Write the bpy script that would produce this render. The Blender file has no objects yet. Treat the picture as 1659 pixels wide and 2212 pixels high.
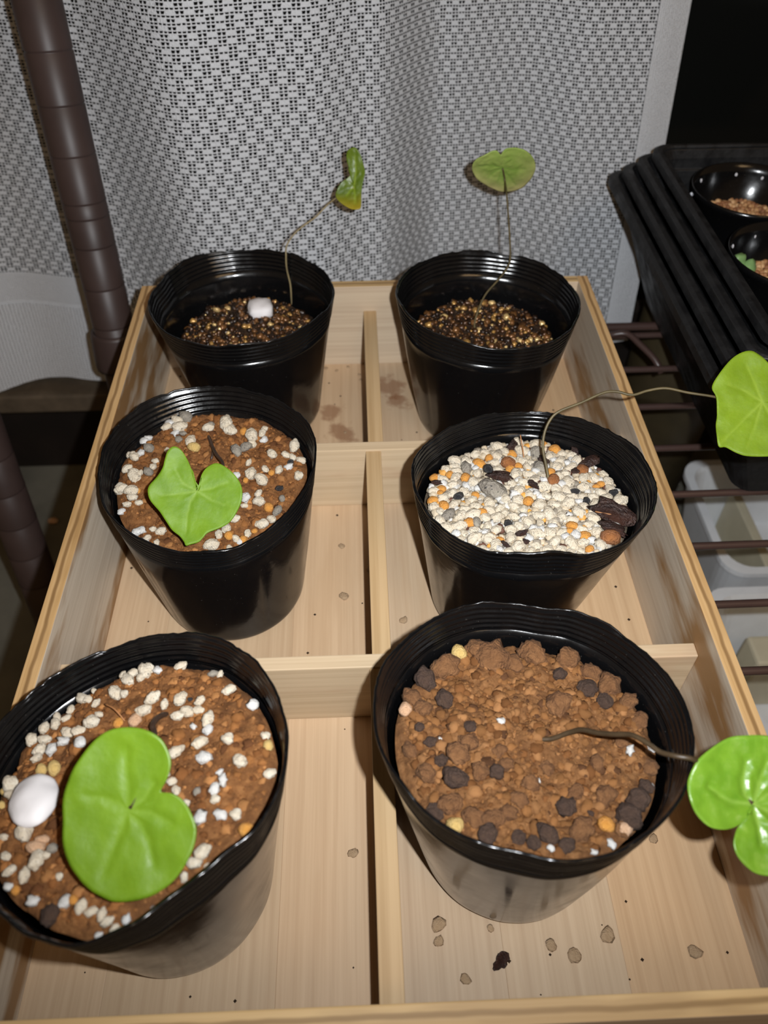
import bpy, bmesh, math, random
from mathutils import Vector, Matrix, noise
random.seed(7)
U = 0.125            # layout unit: 12.5 cm, half the width of the wooden tray
sc = bpy.context.scene
col = sc.collection

# ---------------------------------------------------------------- camera
CAM=dict(loc=(-0.0037,-0.0453,0.2929),fwd=(0.0224,0.6750,-0.7375),right=(0.9993,-0.0370,-0.0035),up=(0.0296,0.7369,0.6753))
def camera():
    cd = bpy.data.cameras.new('camera'); co = bpy.data.objects.new('camera', cd); col.objects.link(co)
    r, u, f = Vector(CAM['right']), Vector(CAM['up']), Vector(CAM['fwd'])
    m = Matrix((r, u, -f)).transposed().to_4x4(); m.translation = Vector(CAM['loc'])
    co.matrix_world = m
    cd.sensor_fit = 'VERTICAL'; cd.sensor_height = 36.0; cd.lens = 1712 / 2212 * 36.0
    cd.clip_start = 0.005; cd.clip_end = 20
    cd.dof.use_dof = True; cd.dof.focus_distance = 0.30; cd.dof.aperture_fstop = 13.0
    sc.camera = co
camera()

# ---------------------------------------------------------------- light
FLASH_POWER = 7.5
FLASH_COLOR = (0.94, 0.97, 1.0)
ROOM_STRENGTH = 0.11
ROOM_COLOR = (1.0, 0.62, 0.30)
LAMP_POWER = 3.0
def lights():
    w = bpy.data.worlds.new('room_ambience'); sc.world = w; w.use_nodes = True
    b = w.node_tree.nodes['Background']; b.inputs[0].default_value = (*ROOM_COLOR, 1); b.inputs[1].default_value = ROOM_STRENGTH
    # phone flash: a small LED beside the lens
    ld = bpy.data.lights.new('camera_flash', 'SPOT'); ld.spot_size = math.radians(150); ld.spot_blend = 1.0; ld.energy = FLASH_POWER; ld.color = FLASH_COLOR; ld.shadow_soft_size = 0.0025
    lo = bpy.data.objects.new('camera_flash', ld); col.objects.link(lo)
    lo.location = Vector(CAM['loc']) + Vector(CAM['right']) * 0.020 + Vector(CAM['up']) * 0.010
    aim = Vector(CAM['fwd']) + Vector(CAM['up']) * 0.45      # beam tilted a little above the lens axis to brighten the curtain
    lo.rotation_euler = aim.to_track_quat('-Z', 'Y').to_euler()
    # warm room lamp on the ceiling behind the photographer
    ad = bpy.data.lights.new('ceiling_lamp', 'AREA'); ad.shape = 'DISK'; ad.size = 0.5; ad.energy = LAMP_POWER; ad.color = (1.0, 0.66, 0.34)
    ao = bpy.data.objects.new('ceiling_lamp', ad); col.objects.link(ao); ao.location = (0.5, -0.7, 1.5)
    ao.rotation_euler = (Vector((0, 0.2, 0)) - ao.location).to_track_quat('-Z', 'Y').to_euler()
lights()
vs = sc.view_settings
vs.view_transform = 'Standard'; vs.look = 'None'; vs.gamma = 1.0; vs.use_curve_mapping = False; vs.exposure = 0.0

# ---------------------------------------------------------------- measured shapes (metres; soil grains and leaf outlines in mm)
POTS={
 'BL':dict(base=(-0.0597,0.3040,0.0000),rim=(-0.0626,0.3021,0.0764),n=(0.0006,0.0117,0.9999),ts=0.667,tab=[1.032, 1.008, 0.983, 0.972, 0.989, 0.993, 0.997, 1.009, 1.031, 1.021, 0.992, 0.951, 0.984, 1.003, 1.002, 1.01, 1.009, 1.011, 0.999, 0.988, 0.994, 0.983, 0.987, 1.022]),
 'BR':dict(base=(0.0591,0.2943,0.0000),rim=(0.0590,0.2896,0.0800),n=(0.0510,0.0353,0.9981),ts=0.685,tab=[0.989, 1.0, 1.012, 1.036, 1.016, 0.969, 0.972, 0.995, 1.012, 1.0, 1.0, 1.004, 1.012, 1.002, 1.007, 1.001, 0.973, 0.989, 0.999, 1.018, 1.03, 1.009, 0.977, 0.973]),
 'ML':dict(base=(-0.0648,0.1789,0.0000),rim=(-0.0689,0.1943,0.0653),n=(0.0123,-0.0986,0.9950),ts=0.877,tab=[0.997, 1.018, 1.022, 1.001, 0.986, 0.983, 0.986, 0.992, 0.996, 1.01, 1.024, 1.016, 0.982, 0.972, 0.992, 0.99, 0.997, 1.009, 1.014, 1.023, 0.997, 0.98, 0.976, 0.981]),
 'MR':dict(base=(0.0563,0.1700,0.0000),rim=(0.0589,0.1629,0.0827),n=(-0.0330,0.1353,0.9903),ts=0.812,tab=[0.985, 0.983, 0.994, 1.006, 1.012, 1.016, 1.008, 0.987, 0.975, 0.989, 1.012, 1.018, 0.998, 0.981, 0.999, 1.019, 1.028, 0.976, 0.955, 1.012, 1.025, 1.014, 1.007, 1.0]),
 'FL':dict(base=(-0.0716,0.0503,0.0000),rim=(-0.0713,0.0519,0.0902),n=(-0.1519,0.1332,0.9794),ts=0.887,tab=[1.016, 0.991, 0.984, 0.99, 1.007, 1.01, 1.003, 0.999, 0.991, 0.999, 1.006, 1.003, 0.996, 0.988, 0.98, 0.972, 0.964, 1.008, 1.047, 1.015, 0.958, 0.961, 1.023, 1.031]),
 'FR':dict(base=(0.0440,0.0622,0.0000),rim=(0.0415,0.0642,0.0877),n=(0.0204,0.1877,0.9820),ts=0.805,tab=[1.009, 1.01, 1.011, 1.014, 1.002, 0.954, 0.983, 1.014, 1.019, 1.011, 1.005, 1.001, 0.996, 1.001, 0.995, 1.007, 1.0, 0.982, 1.015, 1.015, 0.997, 0.989, 0.99, 0.997]),
}
G_FL=[(-23.7,32.5,3.7,'W'),(-20.3,29.6,2.8,'W'),(-19.3,32.9,1.7,'W'),(-16.7,27.1,2.5,'W'),(-25.5,27.3,2.5,'W'),(-8.2,39.2,3.5,'W'),(-3.2,39.9,5.0,'W'),(1.0,36.7,2.6,'B'),(-8.1,34.5,4.0,'W'),(-3.9,34.6,2.6,'W'),(-10.3,36.6,2.3,'W'),(-10.9,29.7,4.0,'W'),(-7.7,28.5,2.5,'W'),(2.3,24.8,4.2,'W'),(-0.2,21.5,3.9,'W'),(5.8,23.0,2.8,'W'),(10.1,24.7,3.6,'W'),(16.6,23.1,2.8,'W'),(16.4,20.2,2.7,'W'),(13.2,19.7,3.3,'W'),(10.6,18.1,3.3,'W'),(12.9,25.0,1.3,'D'),(34.0,20.7,2.7,'B'),(24.6,27.0,3.3,'W'),(21.2,33.8,2.0,'W'),(18.9,33.7,2.8,'G'),(20.5,15.2,3.8,'W'),(15.9,14.2,1.9,'B'),(20.9,11.8,2.7,'B'),(27.4,7.5,3.1,'W'),(37.4,8.9,2.6,'W'),(39.5,5.6,2.8,'Y'),(19.1,7.7,3.9,'W'),(31.3,0.6,3.8,'W'),(40.9,-2.9,3.0,'W'),(21.1,2.4,3.6,'B'),(12.5,4.7,3.6,'W'),(13.6,6.6,2.1,'W'),(26.2,-2.5,1.8,'B'),(27.3,-5.1,3.0,'B'),(25.0,-7.0,3.0,'B'),(20.4,-7.3,2.2,'G'),(13.2,-4.2,2.3,'W'),(14.7,-6.6,2.2,'W'),(11.3,-1.8,2.0,'W'),(17.3,-10.4,2.5,'W'),(25.6,-10.0,2.2,'W'),(27.3,-13.9,3.2,'B'),(31.1,-13.8,2.9,'W'),(22.5,-15.1,3.4,'B'),(24.1,-24.2,3.5,'W'),(22.5,-26.9,3.2,'W'),(25.7,-27.4,2.3,'W'),(35.8,-19.4,3.6,'O'),(29.7,-25.7,2.3,'P'),(8.0,39.3,3.2,'W'),(-28.5,24.3,2.5,'W'),(-25.7,23.6,2.5,'W'),(-28.2,21.4,3.3,'W'),(-31.8,20.9,3.1,'W'),(-23.1,17.5,3.8,'W'),(-18.8,16.3,3.0,'W'),(-14.8,18.3,4.1,'W'),(-14.4,22.4,2.2,'W'),(-34.4,17.0,3.3,'W'),(-30.2,16.5,3.3,'W'),(-23.7,14.4,3.0,'B'),(-26.3,12.0,3.2,'B'),(-30.5,12.8,3.5,'W'),(-30.5,10.1,2.7,'W'),(-16.5,11.6,2.7,'B'),(-7.4,18.3,3.0,'O'),(-2.4,18.5,4.1,'P'),(-26.7,4.8,2.9,'Y'),(-22.8,4.7,3.7,'Y'),(-24.9,6.1,1.6,'Y'),(-35.7,2.2,4.2,'W'),(-34.5,-1.4,2.6,'W'),(-37.8,1.0,2.1,'Y'),(-35.6,-4.6,2.0,'Y'),(-32.6,-13.4,2.2,'W'),(-29.8,-19.2,2.4,'W'),(-27.2,-23.4,2.9,'W'),(-27.7,-27.6,2.3,'B'),(-24.6,-28.2,1.9,'O'),(-26.5,-13.0,4.5,'W'),(-21.7,-17.9,4.6,'P'),(-20.2,-21.7,4.1,'W'),(-16.8,-19.1,2.7,'G'),(-18.0,-20.7,2.2,'W'),(-22.9,-25.0,3.3,'W'),(-18.2,-32.2,3.0,'B'),(-9.4,-33.0,3.2,'B'),(-7.3,-33.0,2.3,'O'),(-4.9,-34.8,2.9,'W'),(-2.3,-35.9,2.7,'W'),(0.8,-37.1,2.7,'W'),(2.6,-38.9,2.7,'W'),(4.3,-40.4,2.2,'W'),(7.1,-38.5,2.2,'B'),(13.2,-36.5,2.0,'B'),(-0.1,-42.7,2.0,'B'),(-13.2,-26.2,1.9,'W'),(-20.7,-16.0,2.9,'P'),(-12.7,-37.1,4.7,'K'),(-4.3,14.4,2.2,'W'),(9.8,-8.2,2.0,'W'),(20.5,-21.6,1.9,'W'),(19.9,-29.6,2.1,'W')]
G_ML=[(-23.9,35.8,4.0,'B'),(-19.3,36.0,4.4,'W'),(-14.5,35.3,4.7,'G'),(-14.2,38.1,2.4,'O'),(-22.1,29.3,3.7,'W'),(-16.5,29.2,5.0,'W'),(-17.7,25.6,3.0,'B'),(-14.3,25.0,2.6,'G'),(-34.0,25.1,3.3,'B'),(-32.0,26.9,3.0,'B'),(4.0,30.2,6.0,'W'),(5.9,26.7,5.3,'W'),(-2.7,30.0,3.0,'G'),(-3.4,27.0,4.0,'W'),(11.8,25.9,3.0,'O'),(15.8,22.0,5.9,'W'),(21.2,20.0,3.0,'B'),(21.1,26.3,2.7,'W'),(15.7,18.0,3.6,'W'),(20.3,23.6,3.3,'W'),(-10.5,20.3,4.9,'W'),(-8.4,16.0,4.2,'Y'),(-15.9,21.5,3.0,'G'),(34.4,16.6,4.9,'W'),(38.8,10.3,3.9,'W'),(25.2,10.7,4.2,'W'),(9.9,12.9,5.5,'G'),(13.6,15.8,4.6,'G'),(31.0,11.4,2.9,'W'),(33.9,10.5,2.6,'W'),(32.5,4.6,3.2,'B'),(33.0,7.5,2.9,'D'),(15.5,6.7,2.9,'W'),(22.7,3.0,3.2,'W'),(28.5,2.2,3.5,'W'),(25.4,0.6,2.5,'O'),(36.8,-0.2,3.8,'W'),(16.8,0.8,4.8,'W'),(21.5,-3.8,4.7,'W'),(14.9,-3.1,2.2,'O'),(28.8,-6.1,3.1,'D'),(30.3,-12.5,2.8,'G'),(20.6,-10.3,3.1,'W'),(15.5,-12.5,3.4,'B'),(21.2,-15.0,4.3,'W'),(25.0,-17.1,3.4,'O'),(28.8,-19.5,4.0,'G'),(23.1,-25.8,4.2,'W'),(26.5,-22.9,3.3,'W'),(17.3,-29.0,3.0,'W'),(19.9,-28.3,2.1,'O'),(15.7,-32.6,3.0,'O'),(10.3,-31.4,3.0,'O'),(13.0,-32.6,2.7,'W'),(14.6,-33.7,2.4,'B'),(8.8,-27.3,3.9,'W'),(12.1,-23.6,3.6,'W'),(6.0,-29.8,3.0,'W'),(3.5,-34.5,4.7,'W'),(10.7,-36.5,2.4,'W'),(-38.1,15.9,2.6,'W'),(-35.4,15.0,2.6,'W'),(-31.1,14.4,2.9,'B'),(-27.8,16.1,3.9,'G'),(-33.3,11.9,3.9,'W'),(-35.5,5.6,3.8,'W'),(-31.6,0.9,5.4,'W'),(-29.3,2.1,2.5,'W'),(-25.8,2.0,3.8,'G'),(-24.4,5.3,2.9,'W'),(-23.9,8.7,2.6,'W'),(-38.1,-5.4,5.0,'W'),(-31.6,-7.2,4.4,'W'),(-29.2,-6.8,2.2,'O'),(-30.8,-10.4,3.4,'W'),(-28.0,-12.8,2.8,'W'),(-32.3,-14.3,2.8,'W'),(-37.3,-17.6,2.7,'B'),(-27.1,-27.0,3.6,'B'),(-24.8,-26.3,2.7,'B'),(-22.2,-30.1,2.4,'W'),(-23.7,-31.8,2.7,'B'),(-17.3,-26.9,3.3,'W'),(-17.9,-33.1,2.4,'W'),(-20.7,-25.7,2.4,'W'),(-20.0,15.4,2.6,'W'),(10.9,-0.3,2.8,'B'),(15.2,-16.0,2.5,'W')]
G_MR=[(-12.4,4.5,9.2,'G'),(12.1,8.1,4.9,'R'),(25.0,14.2,4.7,'R'),(27.9,-25.9,6.1,'R'),(-3.7,20.9,5.5,'R'),(-20.9,19.3,5.6,'G'),(-30.8,-8.0,4.7,'G'),(9.5,28.1,5.6,'G'),(8.4,17.0,5.4,'G'),(-20.8,-13.2,4.2,'G'),(-12.5,17.2,4.1,'D'),(-9.3,-15.3,2.8,'D'),(-25.9,2.1,3.5,'D'),(19.6,2.0,3.1,'D'),(33.7,-1.1,3.0,'D'),(22.6,-4.2,2.6,'D'),(-35.6,17.3,3.6,'O'),(-31.9,8.8,3.2,'O'),(-36.0,1.3,4.0,'O'),(-32.0,-2.7,3.8,'O'),(-21.9,13.9,3.8,'O'),(-15.4,22.6,4.4,'O'),(-0.8,28.2,3.9,'O'),(-3.3,17.9,3.6,'O'),(0.2,19.8,3.1,'O'),(-18.0,-7.7,3.6,'O'),(-23.3,-13.0,3.9,'O'),(0.3,-3.2,3.6,'O'),(14.0,-18.2,3.8,'O'),(12.5,-21.2,3.0,'O'),(17.8,-23.4,3.6,'O'),(-13.4,-23.5,2.8,'O'),(18.0,-29.8,3.1,'O'),(12.4,14.5,3.1,'O'),(30.7,6.0,2.8,'O'),(28.6,4.7,2.6,'O'),(-19.2,3.0,3.0,'O'),(-10.8,25.9,3.3,'O'),(-32.5,6.1,2.8,'O'),(13.5,34.8,2.8,'O'),(17.3,29.8,4.1,'O'),(-27.9,17.0,2.9,'O')]
F_MR=[(31.2,-12.6,11.8,'F'),(31.9,-23.2,7.8,'F'),(29.4,19.4,7.7,'F'),(-8.2,12.5,8.1,'F'),(11.1,21.9,5.0,'F'),(0.0,33.0,4.7,'F'),(26.4,29.0,3.7,'F'),(-33.4,11.7,3.6,'F'),(3.6,5.3,4.1,'F'),(-5.3,-21.7,3.3,'F'),(-4.3,-25.3,2.9,'F'),(-11.9,-26.9,3.3,'F'),(22.0,13.0,4.0,'F')]
C_FR=[(-10.4,-12.0,5.0,'K'),(8.2,-21.5,5.5,'K'),(-22.7,-13.6,7.0,'K'),(1.0,-30.0,6.0,'K'),(-15.8,-30.9,6.0,'K'),(-26.0,-7.4,4.3,'K'),(-7.2,-31.2,4.0,'K'),(15.3,23.7,4.8,'K'),(23.0,17.5,6.3,'K'),(27.3,12.5,5.4,'K'),(28.4,-21.4,6.9,'K'),(25.4,-27.2,7.4,'K'),(-30.6,24.1,7.1,'K'),(-22.7,15.0,6.2,'K'),(-3.6,-33.4,3.9,'K'),(-31.7,3.4,3.0,'K'),(-28.7,-0.6,3.3,'K'),(-16.4,3.3,3.7,'K'),(31.9,-16.9,4.2,'K'),(14.7,-23.6,2.0,'K'),(-29.1,-22.6,5.4,'K'),(5.3,-33.7,4.6,'K'),(-20.8,-6.0,6.5,'L'),(12.2,11.1,8.4,'L'),(-5.6,31.5,10.6,'L'),(-22.2,28.9,9.7,'L'),(-17.7,-1.4,5.9,'L'),(-18.5,-25.1,6.8,'L'),(-24.4,-20.5,6.9,'L'),(10.7,-28.9,7.4,'L'),(-13.1,-26.0,6.7,'L'),(-30.6,-11.0,6.4,'L'),(-8.5,-4.2,4.4,'L'),(-1.0,-15.1,5.6,'L'),(30.6,19.2,7.9,'L'),(9.2,36.5,9.9,'L'),(20.7,31.8,9.0,'L'),(-35.0,16.3,7.0,'L'),(-30.0,10.5,6.1,'L'),(19.6,-9.3,5.0,'L'),(22.4,-30.7,4.7,'L'),(12.0,-17.0,4.9,'L'),(-5.3,-19.6,5.5,'L'),(37.8,5.7,6.0,'L'),(37.6,13.2,6.2,'L'),(-7.0,-8.4,4.3,'L'),(-15.3,-11.4,5.0,'L'),(-34.7,-2.6,5.8,'L'),(36.9,-9.8,5.0,'L'),(-10.7,37.1,7.4,'L'),(1.2,28.2,6.5,'L'),(28.6,27.4,7.3,'L'),(28.6,-2.8,4.4,'L'),(5.2,-8.8,4.3,'L'),(-8.7,-23.9,4.8,'L'),(20.0,-18.8,5.6,'L'),(-16.8,34.0,4.9,'Y'),(-24.1,-27.5,4.4,'Y'),(-38.0,10.8,4.2,'P'),(17.7,-27.7,3.9,'O'),(23.8,-31.5,4.0,'P'),(-28.3,28.4,2.4,'P'),(-6.8,4.8,2.2,'B'),(30.0,-5.9,2.6,'B'),(1.9,-13.2,1.4,'B'),(17.9,-33.7,2.4,'B'),(12.4,-35.6,1.6,'B'),(0.7,-34.9,1.8,'B'),(-25.6,0.6,1.3,'B'),(34.0,-15.8,1.4,'B'),(8.7,39.1,2.5,'B'),(39.9,-3.9,2.6,'B')]
S_BL=[(4.9,21.4,13.1,'Q')]
S_FL=[(-25.1,-5.5,13.2,'Q')]
LEAF_FL=dict(c=(-0.0646,0.0345,0.0996),n=(-0.0802,-0.5010,0.8617),outline=[(8.2,4.3),(9.7,7.1),(10.8,10.5),(10.3,13.2),(8.3,16.8),(4.5,19.1),(-0.2,19.9),(-4.9,19.2),(-8.6,16.8),(-11.8,12.9),(-14.4,8.6),(-15.8,4.3),(-15.8,-1.3),(-15.3,-7.7),(-13.3,-12.0),(-10.4,-15.8),(-6.6,-18.4),(-2.4,-20.1),(2.1,-20.2),(7.0,-19.2),(11.0,-17.0),(14.1,-13.8),(16.7,-9.3),(17.5,-4.7),(16.1,-0.8),(13.8,2.2),(11.0,3.8)],veins=[[(0.0,0.0),(-2.4,1.8),(-5.7,3.2),(-10.4,3.7)],[(0.0,0.0),(-1.7,-4.7),(-3.8,-10.1),(-5.4,-14.2)],[(0.0,0.0),(3.3,-3.5),(5.8,-7.4),(6.8,-12.4)],[(0.0,0.0),(-0.2,5.6),(-0.8,10.0),(-0.5,14.4)],[(0.0,0.0),(6.0,-0.6),(11.1,-3.3)],[(0.0,0.0),(4.1,2.9),(6.3,6.3)]])
LEAF_ML=dict(c=(-0.0685,0.1692,0.0737),n=(0.0502,-0.5517,0.8325),outline=[(0.9,1.8),(-1.2,4.8),(-2.3,8.9),(-3.8,12.5),(-6.1,16.2),(-8.7,17.4),(-11.0,15.6),(-12.1,12.1),(-12.9,9.1),(-15.2,5.6),(-18.0,2.1),(-18.3,-0.8),(-17.3,-3.8),(-13.9,-7.9),(-11.6,-11.5),(-9.3,-15.0),(-6.4,-17.4),(-4.7,-19.7),(-3.9,-21.2),(-1.9,-20.7),(0.9,-19.9),(2.6,-18.2),(4.3,-16.5),(9.4,-14.3),(12.9,-12.0),(15.8,-7.4),(17.2,-2.7),(16.7,2.0),(14.1,6.2),(10.6,9.3),(7.2,10.8),(3.7,9.4),(1.7,6.5),(1.1,3.5)],veins=[[(0.0,0.0),(-2.6,-4.1),(-3.7,-9.3),(-4.2,-16.3)],[(0.0,0.0),(-5.4,3.1),(-8.3,8.4)],[(0.0,0.0),(-6.6,-1.0),(-13.4,-1.5)],[(0.0,0.0),(5.4,-3.6),(10.6,-6.1)],[(0.0,0.0),(6.0,1.1),(11.8,3.3)]])
LEAF_MR=dict(c=(0.1474,0.1826,0.0993),n=(-0.1197,-0.5484,0.8276),outline=[(3.4,0.2),(7.7,1.5),(8.8,5.6),(7.0,11.1),(3.6,15.1),(1.0,18.0),(-2.3,20.1),(-6.7,19.3),(-11.2,16.1),(-16.1,10.3),(-17.9,6.6),(-16.8,2.7),(-17.1,-4.1),(-17.9,-8.5),(-17.9,-16.2),(-15.1,-16.9),(-11.2,-19.4),(-7.8,-20.7),(-0.2,-21.3),(6.0,-20.7),(11.2,-17.7),(13.2,-11.9),(11.8,-5.8),(8.0,-1.9),(3.0,-0.5)],veins=[[(0.0,0.0),(-6.3,-5.5),(-11.7,-10.4),(-17.5,-15.7)],[(0.0,0.0),(-5.3,4.3),(-12.1,7.8)],[(0.0,0.0),(-2.1,7.9),(-4.3,14.9)],[(0.0,0.0),(-3.1,-7.9),(-7.6,-18.1)],[(0.0,0.0),(3.9,-8.4),(5.0,-17.3)]])
LEAF_FR=dict(c=(0.0946,0.0338,0.0903),n=(0.0601,-0.3603,0.9309),outline=[(-1.5,-1.5),(-3.4,-3.6),(-6.2,-5.2),(-9.6,-5.7),(-13.3,-4.9),(-16.1,-2.3),(-17.6,1.3),(-17.6,4.8),(-16.4,7.8),(-13.8,11.4),(-9.7,14.0),(-4.2,16.6),(-0.1,17.1),(3.4,17.1),(7.2,16.5),(11.0,15.2),(13.8,11.9),(15.2,7.3),(15.0,2.4),(12.7,-4.2),(9.1,-10.0),(5.6,-14.9),(2.3,-16.7),(-0.2,-16.8),(-3.7,-16.0),(-6.5,-13.6),(-7.8,-10.7),(-7.4,-7.7),(-5.1,-4.8),(-2.0,-2.8)],veins=[[(0.0,0.0),(-2.1,2.5),(-1.9,6.0),(0.0,10.5)],[(0.0,0.0),(-5.9,0.9),(-8.9,2.7),(-11.5,4.6)],[(0.0,0.0),(0.2,-4.6),(-0.4,-9.7)],[(0.0,0.0),(4.2,2.3),(10.4,3.8)],[(0.0,0.0),(2.3,5.0),(5.9,10.3)],[(0.0,0.0),(4.2,-2.1),(8.2,-5.7)]])
LEAF_BR=dict(c=(0.0725,0.3629,0.1094),n=(0.0299,-0.9076,-0.4189),outline=[(-2.2,9.0),(-4.6,11.3),(-8.0,10.7),(-13.3,7.7),(-15.7,3.9),(-15.9,-0.0),(-14.5,-4.1),(-11.1,-9.0),(-6.0,-14.1),(-0.2,-17.9),(6.9,-19.8),(11.3,-19.2),(15.1,-14.9),(17.5,-8.2),(17.6,-1.1),(14.8,6.0),(10.3,10.9),(5.8,12.3),(0.9,12.4),(-1.3,10.8)],veins=[[(-0.0,0.0),(-3.9,-2.8),(-7.5,-8.7)],[(-0.0,0.0),(-0.8,-9.2),(-0.7,-14.4)],[(-0.0,0.0),(6.7,-9.6),(9.9,-15.1)],[(-0.0,0.0),(6.9,-2.4),(12.6,-1.8)],[(-0.0,0.0),(2.2,-9.3),(4.9,-19.1)],[(-0.0,0.0),(-8.3,2.5),(-13.8,0.9)]])
LEAF_BL=dict(c=(-0.0051,0.3564,0.1045),n=(-0.2519,-0.7557,0.6046),outline=[(0.6,17.7),(-2.5,16.1),(-3.1,12.2),(-1.5,8.1),(-0.9,6.0),(-3.8,3.5),(-6.5,2.0),(-8.7,-0.9),(-9.7,-4.0),(-8.1,-7.0),(-4.3,-10.1),(-0.8,-11.8),(3.1,-11.8),(3.8,-9.1),(3.8,-3.5),(4.8,1.2),(6.2,5.8),(5.5,9.8),(4.4,14.7),(2.7,17.2)],veins=[[(0.0,-0.0),(1.5,7.0),(1.3,14.1)],[(0.0,-0.0),(-4.1,-4.5)],[(0.0,-0.0),(0.6,-8.8)]])
STEM_BL=[(-0.0413,0.3369,0.0508),(-0.0412,0.3376,0.0594),(-0.0423,0.3381,0.0688),(-0.0420,0.3387,0.0761),(-0.0414,0.3413,0.0801),(-0.0377,0.3439,0.0846),(-0.0324,0.3463,0.0882),(-0.0263,0.3487,0.0913),(-0.0228,0.3508,0.0937),(-0.0185,0.3534,0.0967),(-0.0126,0.3576,0.0988),(-0.0050,0.3564,0.1035)]
STEM_BR=[(0.0547,0.2971,0.0548),(0.0552,0.3009,0.0581),(0.0576,0.3062,0.0628),(0.0614,0.3115,0.0674),(0.0673,0.3163,0.0716),(0.0725,0.3211,0.0758),(0.0745,0.3254,0.0795),(0.0746,0.3343,0.0870),(0.0743,0.3426,0.0940),(0.0739,0.3509,0.1010),(0.0750,0.3650,0.1013),(0.0726,0.3626,0.1091)]
STEM_ML=[(-0.0720,0.2169,0.0595),(-0.0693,0.2088,0.0617),(-0.0659,0.1996,0.0644),(-0.0616,0.1899,0.0679),(-0.0603,0.1763,0.0734),(-0.0644,0.1733,0.0716),(-0.0682,0.1698,0.0729)]
STEM_ML2=[(-0.0714,0.2162,0.0594),(-0.0686,0.2070,0.0607),(-0.0689,0.2016,0.0596),(-0.0714,0.2027,0.0523)]
STEM_MR=[(0.0670,0.1701,0.0668),(0.0684,0.1727,0.0702),(0.0678,0.1760,0.0743),(0.0664,0.1804,0.0798),(0.0668,0.1842,0.0846),(0.0689,0.1873,0.0887),(0.0723,0.1891,0.0916),(0.0809,0.1909,0.0943),(0.0895,0.1930,0.0972),(0.0947,0.1930,0.0976),(0.1005,0.1915,0.0970),(0.1065,0.1923,0.0983),(0.1131,0.1921,0.0994),(0.1213,0.1898,0.0988),(0.1306,0.1875,0.0984),(0.1396,0.1865,0.0962),(0.1481,0.1834,0.0987)]
STEM_FR=[(0.0460,0.0633,0.0706),(0.0498,0.0626,0.0727),(0.0543,0.0625,0.0766),(0.0571,0.0615,0.0799),(0.0604,0.0590,0.0827),(0.0640,0.0566,0.0862),(0.0674,0.0544,0.0900),(0.0701,0.0510,0.0923),(0.0726,0.0472,0.0941),(0.0756,0.0445,0.0970),(0.0799,0.0435,0.0967),(0.0857,0.0430,0.0897),(0.0945,0.0344,0.0893)]
STEM_FL=[(-0.0647,0.0717,0.0785),(-0.0662,0.0694,0.0815),(-0.0668,0.0656,0.0839),(-0.0651,0.0614,0.0860),(-0.0596,0.0454,0.1021),(-0.0641,0.0353,0.0990)]

# ---------------------------------------------------------------- helpers
def tag(o, label=None, cat=None, group=None, kind=None):
    if label: o['label'] = label
    if cat: o['category'] = cat
    if group: o['group'] = group
    if kind: o['kind'] = kind
    return o
def empty(name, loc=(0, 0, 0)):
    o = bpy.data.objects.new(name, None); o.empty_display_size = 0.02; col.objects.link(o); o.location = loc; return o
def link(name, me, parent=None, loc=None):
    o = bpy.data.objects.new(name, me); col.objects.link(o)
    if parent is not None:
        o.parent = parent
        o.matrix_parent_inverse = Matrix.Translation(parent.location).inverted()
    if loc is not None: o.location = loc
    return o
def mesh(name, verts, faces, mats, smooth=False, midx=None):
    me = bpy.data.meshes.new(name); me.from_pydata([tuple(v) for v in verts], [], faces); me.update()
    for m in (mats if isinstance(mats, (list, tuple)) else [mats]): me.materials.append(m)
    if smooth: me.polygons.foreach_set('use_smooth', [True] * len(me.polygons))
    if midx: me.polygons.foreach_set('material_index', midx)
    return me
def from_bm(name, bm, mats, smooth=False):
    me = bpy.data.meshes.new(name); bm.to_mesh(me); bm.free()
    for m in (mats if isinstance(mats, (list, tuple)) else [mats]): me.materials.append(m)
    if smooth: me.polygons.foreach_set('use_smooth', [True] * len(me.polygons))
    return me
def box(name, x0, x1, y0, y1, z0, z1, mats, parent=None, bev=0.004, topmat=False):
    """bevelled board, layout units; topmat puts material 1 on the upward faces"""
    bm = bmesh.new(); bmesh.ops.create_cube(bm, size=1)
    for v in bm.verts:
        v.co = Vector(((x0 + x1) / 2 + v.co.x * (x1 - x0), (y0 + y1) / 2 + v.co.y * (y1 - y0), (z0 + z1) / 2 + v.co.z * (z1 - z0))) * U
    if bev: bmesh.ops.bevel(bm, geom=bm.edges[:], offset=bev * U, segments=2, affect='EDGES', profile=0.6)
    if topmat:
        for f in bm.faces:
            f.normal_update()
            if f.normal.z > 0.5: f.material_index = 1
    c = Vector(((x0 + x1) / 2, (y0 + y1) / 2, z0)) * U
    bmesh.ops.translate(bm, verts=bm.verts[:], vec=-c)
    o = link(name, from_bm(name, bm, mats), parent); o.location = c
    return o
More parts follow.
